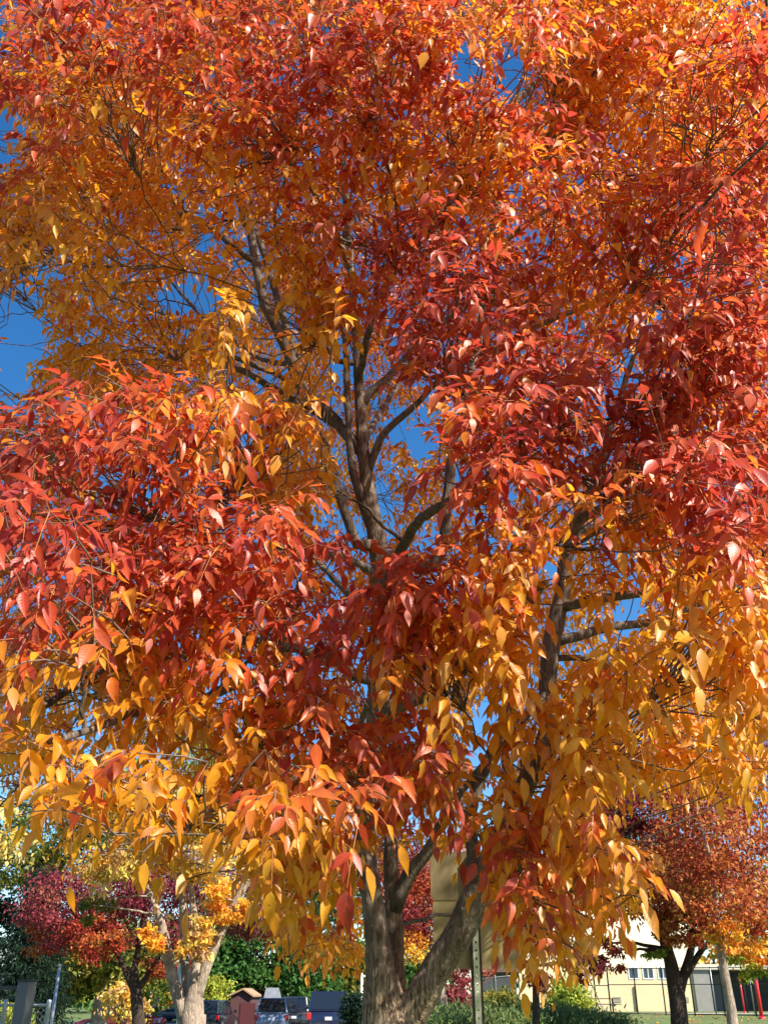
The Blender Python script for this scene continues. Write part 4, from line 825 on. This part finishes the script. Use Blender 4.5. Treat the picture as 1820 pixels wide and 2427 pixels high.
def fence(name, label, p0, p1, h, nposts, rails, m, wm, post_r=.035):
    p0 = np.array(p0, float); p1 = np.array(p1, float); z0 = float(gz(*p0)); o = empty(name, (p0[0], p0[1], z0), label, 'fence'); d = p1-p0; L = np.linalg.norm(d); ang = math.atan2(d[1], d[0]); o.rotation_euler.z = ang
    def loc(t): q = p0+d*t; return (L*t, 0, float(gz(*q))-z0)
    for i in range(nposts):
        x, y, z = loc(i/(nposts-1)); pb = MB().tube([(x,0,z-.1),(x,0,z+h),(x,0,z+h+.03),(x,0,z+h+.05)], [post_r,post_r,post_r*1.15,post_r*.4], 8); pb.build('post', m, o, True)
    for rz_ in rails:
        MB().tube([(loc(t)[0], 0, loc(t)[2]+rz_) for t in np.linspace(0, 1, 8)], post_r*.6, 6).build('rail', m, o, True)
    V = []; 
    for t in np.linspace(0, 1, 9): x, y, z = loc(t); V += [(x, .02, z+.05), (x, .02, z+h-.02)]
    me = bpy.data.meshes.new('chain_link'); me.from_pydata(V, [], [(2*i, 2*i+2, 2*i+3, 2*i+1) for i in range(8)]); link('chain_link', me, wm, o)
    return o
FY = 56.
def fx(px, Y=FY): return X_at(px, Y)
fz = float(gz(20, FY)); 
fence('chain_link_fence', 'tall black chain-link fence in front of the cream school wall', (fx(1443), FY), (fx(1860, 50), 50.), Z_at(2296, FY)-fz, 7, [.06, Z_at(2334, FY)-fz, Z_at(2297, FY)-fz], BLACKST, WIRE)
fence('chain_link_fence', 'black chain-link side fence running back from the fence corner by the bench', (fx(1376, 54), 54.), (fx(1443), FY+.02), Z_at(2300, FY)-fz, 3, [.06, Z_at(2336, FY)-fz], BLACKST, WIRE, .04)
fence('chain_link_fence', 'grey chain-link fence before the grey garage bay', (fx(1080, 60), 60.), (fx(1222, 60), 60.), 2.0, 4, [.06, 1.15, 1.95], STEEL, WIREG)
fence('chain_link_fence', 'low galvanised chain-link fence at the lower left', (X_at(-60, 14), 13.6), (X_at(121, 14), 14.), Z_at(2378, 14), 3, [.08, Z_at(2382, 14)], STEEL, WIREG, .03)
# posts at left
pY = 8.; pz = Z_at(2326, pY)
o = empty('gate_post', (X_at(62, pY), pY, 0), 'square grey steel post with dark side at the lower left', 'post', rz=R(-20))
MB().box(-.052, .052, -.05, .05, -.1, pz).build('post', mat('grey_painted_steel', (.10,.11,.125), .5, noise=.15, scale=6), o, bevel=.006)
MB().box(-.058, .058, -.056, .056, pz, pz+.012).build('cap', BLACKST, o)
MB().box(-1.0, -.053, -.012, .012, pz-.06, pz-.03).build('rail', BLACKST, o)
MB().box(-1.0, -.053, -.012, .012, pz-.12, pz-.105).build('lower_rail', BLACKST, o)
pY = 15.; o = empty('pole', (X_at(133, pY), pY, 0), 'slim light grey pole left of the burgundy tree', 'pole')
MB().tube([(0,0,-.1),(0,0,1.2),(0,0,Z_at(2292, pY))], .024, 10).build('shaft', STEEL, o, True)
MB().tube([(0,0,Z_at(2292, pY)),(0,0,Z_at(2290, pY)+.03)], [.03,.02], 10).build('cap', STEEL, o, True)
# main sign seen from behind
gY = 6.9; gX = X_at(1131, gY)
sg = empty('street_sign', (gX, gY, 0), 'beige-backed double sign panel on a punched channel post right of the big trunk', 'sign')
CHD = mat('shaded_brown_steel', (.055,.032,.022), .5, .3); CHG = mat('sunlit_green_post_face', (.66,.68,.44), .6, noise=.12, scale=9)  # one green post: sunlight put into the web colour, shade into the flanges
zt2 = Z_at(2030, gY)
kpx = (gY*CP)/F
pw = 13*kpx
ch = MB(); ch.box(-pw, -pw+.016, -.03, .012, -.1, zt2); ch.box(pw-.016, pw, -.03, .012, -.1, zt2); ch.build('channel_flange', CHD, sg, bevel=.002)
wb = MB(); z_ = .0
while z_ < zt2-.05:      # web with punched holes: bars between holes
    wb.box(-pw+.0165, pw-.0165, -.034, -.026, z_+.014, z_+.05); wb.box(-pw+.0165, -.006, -.034, -.026, z_, z_+.014); wb.box(.006, pw-.0165, -.034, -.026, z_, z_+.014); z_ += .05
wb.build('channel_web', CHG, sg)
PANU = mat('olive_sign_back', (.25,.19,.085), .55, .1, noise=.3, scale=3); PANL = mat('beige_sign_back', (.40,.31,.13), .55, .1, noise=.28, scale=2.5)
q1 = 1026; q2 = 1240
xl, xr = X_at(q1, gY)-gX, X_at(q2, gY)-gX
def panel(name, x0, x1, z0, z1, m, y):
    r = .035; pr = []
    for cx_, cz_, a0 in ((x1-r, z1-r, 0), (x0+r, z1-r, 90), (x0+r, z0+r, 180), (x1-r, z0+r, 270)):
        for a in range(0, 91, 15): pr.append((cx_+r*math.cos(R(a0+a)), cz_+r*math.sin(R(a0+a))))
    return MB().prism(pr, y, y+.004).build(name, m, sg)
panel('upper_panel', xl, xr, Z_at(2133, gY), Z_at(2018, gY), PANU, .016); panel('lower_panel', xl+.012, xr-.004, Z_at(2296, gY), Z_at(2131, gY), PANL, .022)
for z_ in (Z_at(2060, gY), Z_at(2110, gY), Z_at(2160, gY), Z_at(2270, gY)):
    MB().tube([(0,-.012,z_),(0,-.004,z_),(0,.0,z_)], [.006,.011,.011], 6).build('bolt', STEEL, sg)
# small sign behind pale trunk
gY = 22.; gX = X_at(428, gY); o = empty('street_sign', (gX, gY, float(gz(gX, gY))), 'grey back of a small upright sign behind the pale forked trunk', 'sign', rz=R(-25))
zz = float(gz(gX, gY)); MB().box(-.02, .02, -.02, .02, -.1, Z_at(2282, gY)-zz).build('post', STEEL, o); MB().box(-.15, .13, .021, .026, Z_at(2334, gY)-zz, Z_at(2286, gY)-zz).build('panel', mat('sign_back', (.35,.36,.38), .5, .4), o, bevel=.002)
# white pole glimpsed beside the trunk
gY = 52.; gX = X_at(857, gY); o = empty('street_light', (gX, gY, float(gz(gX, gY))), 'white post with short crossarm left of the big trunk', 'street light')
zz = float(gz(gX, gY)); MB().tube([(0,0,-.1),(0,0,1.4),(0,0,Z_at(2306, gY)-zz)], [.09,.07,.05], 8).build('pole', WHITE, o, True); MB().tube([(0,0,Z_at(2315, gY)-zz),(.3,0,Z_at(2313, gY)-zz)], .05, 8).build('arm', WHITE, o, True)
# playground red poles
RED_ = mat('red_gloss_paint', (.62,.025,.03), .35, coat=.3)
def frame_pole(px, Y, py0, r, label):
    X = X_at(px, Y); z = float(gz(X, Y)); o = empty('play_post', (X, Y, z), label, 'pole', 'red posts of the play area'); h = Z_at(py0, Y)-z
    MB().tube([(0,0,-.05),(0,0,h*.5),(0,0,h)], r, 10).build('post', RED_, o, True); MB().tube([(0,0,h),(0,0,h+.03),(0,0,h+.05)], [r*1.15, r*1.1, r*.4], 10).build('cap', RED_, o, True)
    MB().tube([(0,0,-.05),(0,0,.06),(0,0,.1)], [r*2, r*2, r*1.2], 10).build('foot', RED_, o, True)
frame_pole(1722, 52, 2285, .07, 'red post just left of the leaning pale trunk'); frame_pole(1757, 60, 2320, .05, 'thin distant red post right of the leaning pale trunk'); frame_pole(1795, 48, 2268, .09, 'thick red post nearest the right edge')
for px, Y, lb in ((1690, 57, 'thin pale steel upright before the dark recess, beside the grey column'), (1781, 54, 'thin pale steel upright just left of the thick red post')):
    X = X_at(px, Y); o = empty('fence_post', (X, Y, float(gz(X, Y))), lb, 'post'); h = Z_at(2292, Y)-float(gz(X, Y)); MB().tube([(0,0,-.1),(0,0,h*.5),(0,0,h)], .035, 8).build('shaft', STEEL, o, True); MB().tube([(0,0,h),(0,0,h+.04)], [.045,.02], 8).build('cap', STEEL, o, True)
# globe lamp
gY = 60.; gX = X_at(1750, gY); o = empty('globe_lamp', (gX, gY, float(gz(gX, gY))), 'white round lamp globe on a dark post at right', 'street light'); zz = float(gz(gX, gY)); hz_ = Z_at(2267, gY)-zz
MB().tube([(.35,0,-.1),(.35,0,hz_-.1),(.25,0,hz_+.15)], .05, 8).build('post', BLACKST, o, True)
bm = bmesh.new(); bmesh.ops.create_uvsphere(bm, u_segments=20, v_segments=12, radius=.27, matrix=Matrix.Translation((0,0,hz_)) @ Matrix.Diagonal((.8,1,1.1,1))); me = bpy.data.meshes.new('globe'); bm.to_mesh(me); bm.free(); link('globe', me, WHITE, o, True)
MB().box(-.02, .36, -.04, .04, hz_+.24, hz_+.31).build('bracket', BLACKST, o)
# picnic bench
gY = 60.; gX = X_at(1424, gY); zz = float(gz(gX, gY)); o = empty('picnic_table', (gX, gY, zz), 'small dark picnic table against the yellow wall', 'table'); WD = mat('weathered_wood', (.12,.085,.06), .8, noise=.3, scale=6)
MB().box(-.95, .95, -.38, .38, .70, .75).build('tabletop', WD, o, bevel=.01)
for s in (-1, 1): MB().box(-.95, .95, s*.62-.13, s*.62+.13, .42, .46).build('seat', WD, o, bevel=.01)
for s in (-.6, .6):
    l_ = MB(); l_.box(s-.04, s+.04, -.05, .05, 0, .699); l_.box(s-.035, s+.035, -.7, .7, .37, .419); l_.box(s-.05, s+.05, -.4, .4, 0, .05); l_.build('leg', BLACKST, o)

# ================================================================== CARS
GLS = mat('car_glass', (.012,.015,.02), .06, spec=.9); TYRE = mat('tyre_rubber', (.02,.02,.02), .85); RIM = mat('wheel_rim', (.5,.5,.52), .3, .8)
TAIL = mat('tail_lamp_red', (.5,.02,.02), .25); CHROME = mat('chrome', (.7,.7,.72), .15, 1.); PLASTIC = mat('black_plastic', (.03,.03,.03), .6); PLATE = mat('plate_white', (.7,.7,.7), .4)
def car(name, label, px, Y, heading, paint, L=4.7, W=1.85, H=1.72, chrome=False, rearflat=.12, roofrack=False, z=None):
    X = X_at(px, Y); z0 = float(gz(X, Y)) if z is None else z
    o = empty(name, (X, Y, z0+.012), label, 'car', None, heading)     # local: rear towards -y
    bt = H*.58; hw = W/2; gr = .22
    def ring(y, w_, zb_, zt_, r=.12):   # rounded cross-section
        return [(-w_+r*.4,y,zb_),(w_-r*.4,y,zb_),(w_,y,zb_+r),(w_,y,zt_-r),(w_-r,y,zt_),(-w_+r,y,zt_),(-w_,y,zt_-r),(-w_,y,zb_+r)]
    def loft(rings):
        m = MB(); n = len(rings[0]); v = [p for r_ in rings for p in r_]; f = [tuple(range(n))] + [tuple((len(rings)-1)*n+i for i in range(n))[::-1]]
        for k in range(len(rings)-1):
            for i in range(n): f.append((k*n+i, k*n+(i+1) % n, (k+1)*n+(i+1) % n, (k+1)*n+i))
        m.add(v, f); return m
    h = L/2
    body = loft([ring(-h, hw*.86, .38, bt*.82), ring(-h+.08, hw*.95, .3, bt*.96), ring(-h+.5, hw, gr, bt), ring(0, hw, gr, bt), ring(h-1.3, hw, gr, bt*.97), ring(h-.5, hw*.97, gr, bt*.86), ring(h-.1, hw*.88, .3, bt*.72), ring(h, hw*.78, .38, bt*.6)])
    b_ = body.build('body', paint, o, True, bevel=.03)
    # cabin
    rw = hw*.80; y0, y1, y2, y3 = -h+.12, -h+.12+rearflat+.28, h-2.2, h-1.35
    cb = MB(); cb.hexa([(-hw*.95,y0,bt-.02),(hw*.95,y0,bt-.02),(hw*.95,y3,bt-.04),(-hw*.95,y3,bt-.04)], [(-rw,y1,H),(rw,y1,H),(rw,y2,H),(-rw,y2,H)]); cb.build('cabin', paint, o, False, bevel=.06)
    def quad_on(a, b, c, d, t, inset, name):   # a,b bottom, c,d top corners; pane proud of the surface
        a, b, c, d = [np.array(q, float) for q in (a, b, c, d)]; cen_ = (a+b+c+d)/4; nn = nrm(np.cross(b-a, d-a)); q = [p+(cen_-p)*inset for p in (a, b, c, d)]
        if np.dot(nn, cen_-np.array([0, 0, bt+.3])) < 0: nn = -nn
        return MB().hexa([p+nn*.004 for p in q], [p+nn*t for p in q]).build(name, GLS, o)
    quad_on((-hw*.95,y0,bt),(hw*.95,y0,bt),(rw,y1,H),(-rw,y1,H), .012, .14, 'rear_window')
    quad_on((-hw*.95,y3,bt),(hw*.95,y3,bt),(rw,y2,H),(-rw,y2,H), .012, .12, 'windscreen')
    for s in (-1, 1):
        ym = (y0+y3)/2; yt = (y1+y2)/2
        quad_on((s*hw*.95,y0+.1,bt),(s*hw*.95,ym-.04,bt),(s*rw,yt-.04,H),(s*rw,y1+.1,H), .012, .14, 'side_window')
        quad_on((s*hw*.95,ym+.04,bt),(s*hw*.95,y3-.1,bt),(s*rw,y2-.05,H),(s*rw,yt+.04,H), .012, .14, 'side_window')
        MB().box(s*hw-.17*(s > 0)-.01, s*hw+.17*(s < 0)+.01, -h-.012, -h+.22, bt*.68, bt*.93).build('tail_light', TAIL, o, bevel=.02)
        MB().box(s*(hw+.1)-.09, s*(hw+.1)+.09, y3-.25, y3-.15, bt+.02, bt+.17).build('mirror', paint, o, bevel=.03)
        for yy in (-h+.95, h-.95):
            wv = MB().tube([(s*(hw-.2),yy,.34),(s*(hw-.02),yy,.34),(s*(hw+.015),yy,.34)], [.34,.34,.31], 22); wh = wv.build('wheel', TYRE, o, False)
            MB().tube([(s*(hw+.012),yy,.34),(s*(hw+.022),yy,.34)], [.21,.19], 14).build('rim', RIM, wh)
    MB().box(-hw*.93, hw*.93, -h-.09, -h+.12, .30, .52).build('bumper', CHROME if chrome else PLASTIC, o, bevel=.03)
    MB().box(-.16, .16, -h-.022, -h-.002, bt*.66, bt*.66+.14).build('licence_plate', PLATE, o)
    if roofrack:
        for s in (-1, 1): MB().tube([(s*rw*.85,y1+.1,H+.05),(s*rw*.85,y2-.1,H+.05)], .02, 6).build('roof_rail', CHROME, o)
    return o
P_ = lambda n, c: mat(n, c, .25, coat=.8, spec=.6)
car('parked_car', 'black sport utility vehicle parked beside the pale forked trunk', 514, 64, R(-8), P_('black_paint', (.012,.014,.02)), H=1.7)
car('parked_car', 'silver minivan parked right of the red shed', 650, 60, R(4), P_('silver_paint', (.16,.19,.26)), H=1.78)
car('parked_car', 'dark car parked between the silver minivan and the truck with the bright bumper', 703, 66, R(2), P_('charcoal_paint', (.03,.03,.033)), H=1.9)
car('parked_car', 'large black vehicle with bright chrome bumper next to the big trunk', 780, 52, R(3), P_('navy_paint', (.01,.012,.035)), L=5.3, W=2.0, H=1.95, chrome=True, roofrack=True)
car('parked_car', 'small red car seen between trunks at lower left', 292, 60, R(80), P_('red_paint', (.35,.012,.015)), H=1.4)
car('parked_car', 'dark car far off beside the birch trunks', 430, 88, R(70), P_('dark_blue_paint', (.02,.03,.06)), H=1.5)
# light grey sign board on legs behind the minivan
gY = 74.; gX = X_at(647, gY); zz = float(gz(gX, gY)); o = empty('billboard', (gX, gY, zz), 'weathered light grey board on legs above the silver minivan', 'board', rz=R(8)); a_ = Z_at(2368, gY)-zz; b_ = Z_at(2341, gY)-zz
MB().hexa([(-.65,0,a_),(.65,0,a_),(.65,.1,a_),(-.65,.1,a_)], [(-.5,-.02,b_),(.4,-.02,b_),(.4,.08,b_),(-.5,.08,b_)]).build('panel', mat('weathered_panel', (.32,.34,.38), .7, noise=.4, scale=4), o)
for s in (-.5, .5): MB().box(s-.04, s+.04, .0, .08, -.1, a_-.002).build('leg', WD, o)
# fallen leaves on the bank and lawn
n = 5000; fxp = rng.uniform(-6, 24, n); fyp = rng.uniform(8, 56, n); Pn = np.stack([fxp, fyp, gz(fxp, fyp)+.03], 1); C = np.array(PAL['orange'][0]+PAL['redorange'][0]+PAL['yellow'][0])[rng.integers(0, 11, n)]
A_ = rng.normal(size=(n, 3)); A_[:, 2] *= .2; Ln = rng.uniform(.07, .13, n)
me = leaves_mesh('fallen_leaves', Pn, A_, rng.normal(0, .25, (n, 3))+np.array([0, 0, 1]), Ln, Ln*.6, C, C, False)
tag(link('fallen_leaves', me, LEAFBG), 'orange and yellow leaves scattered over the lawn', 'leaves', kind='stuff')
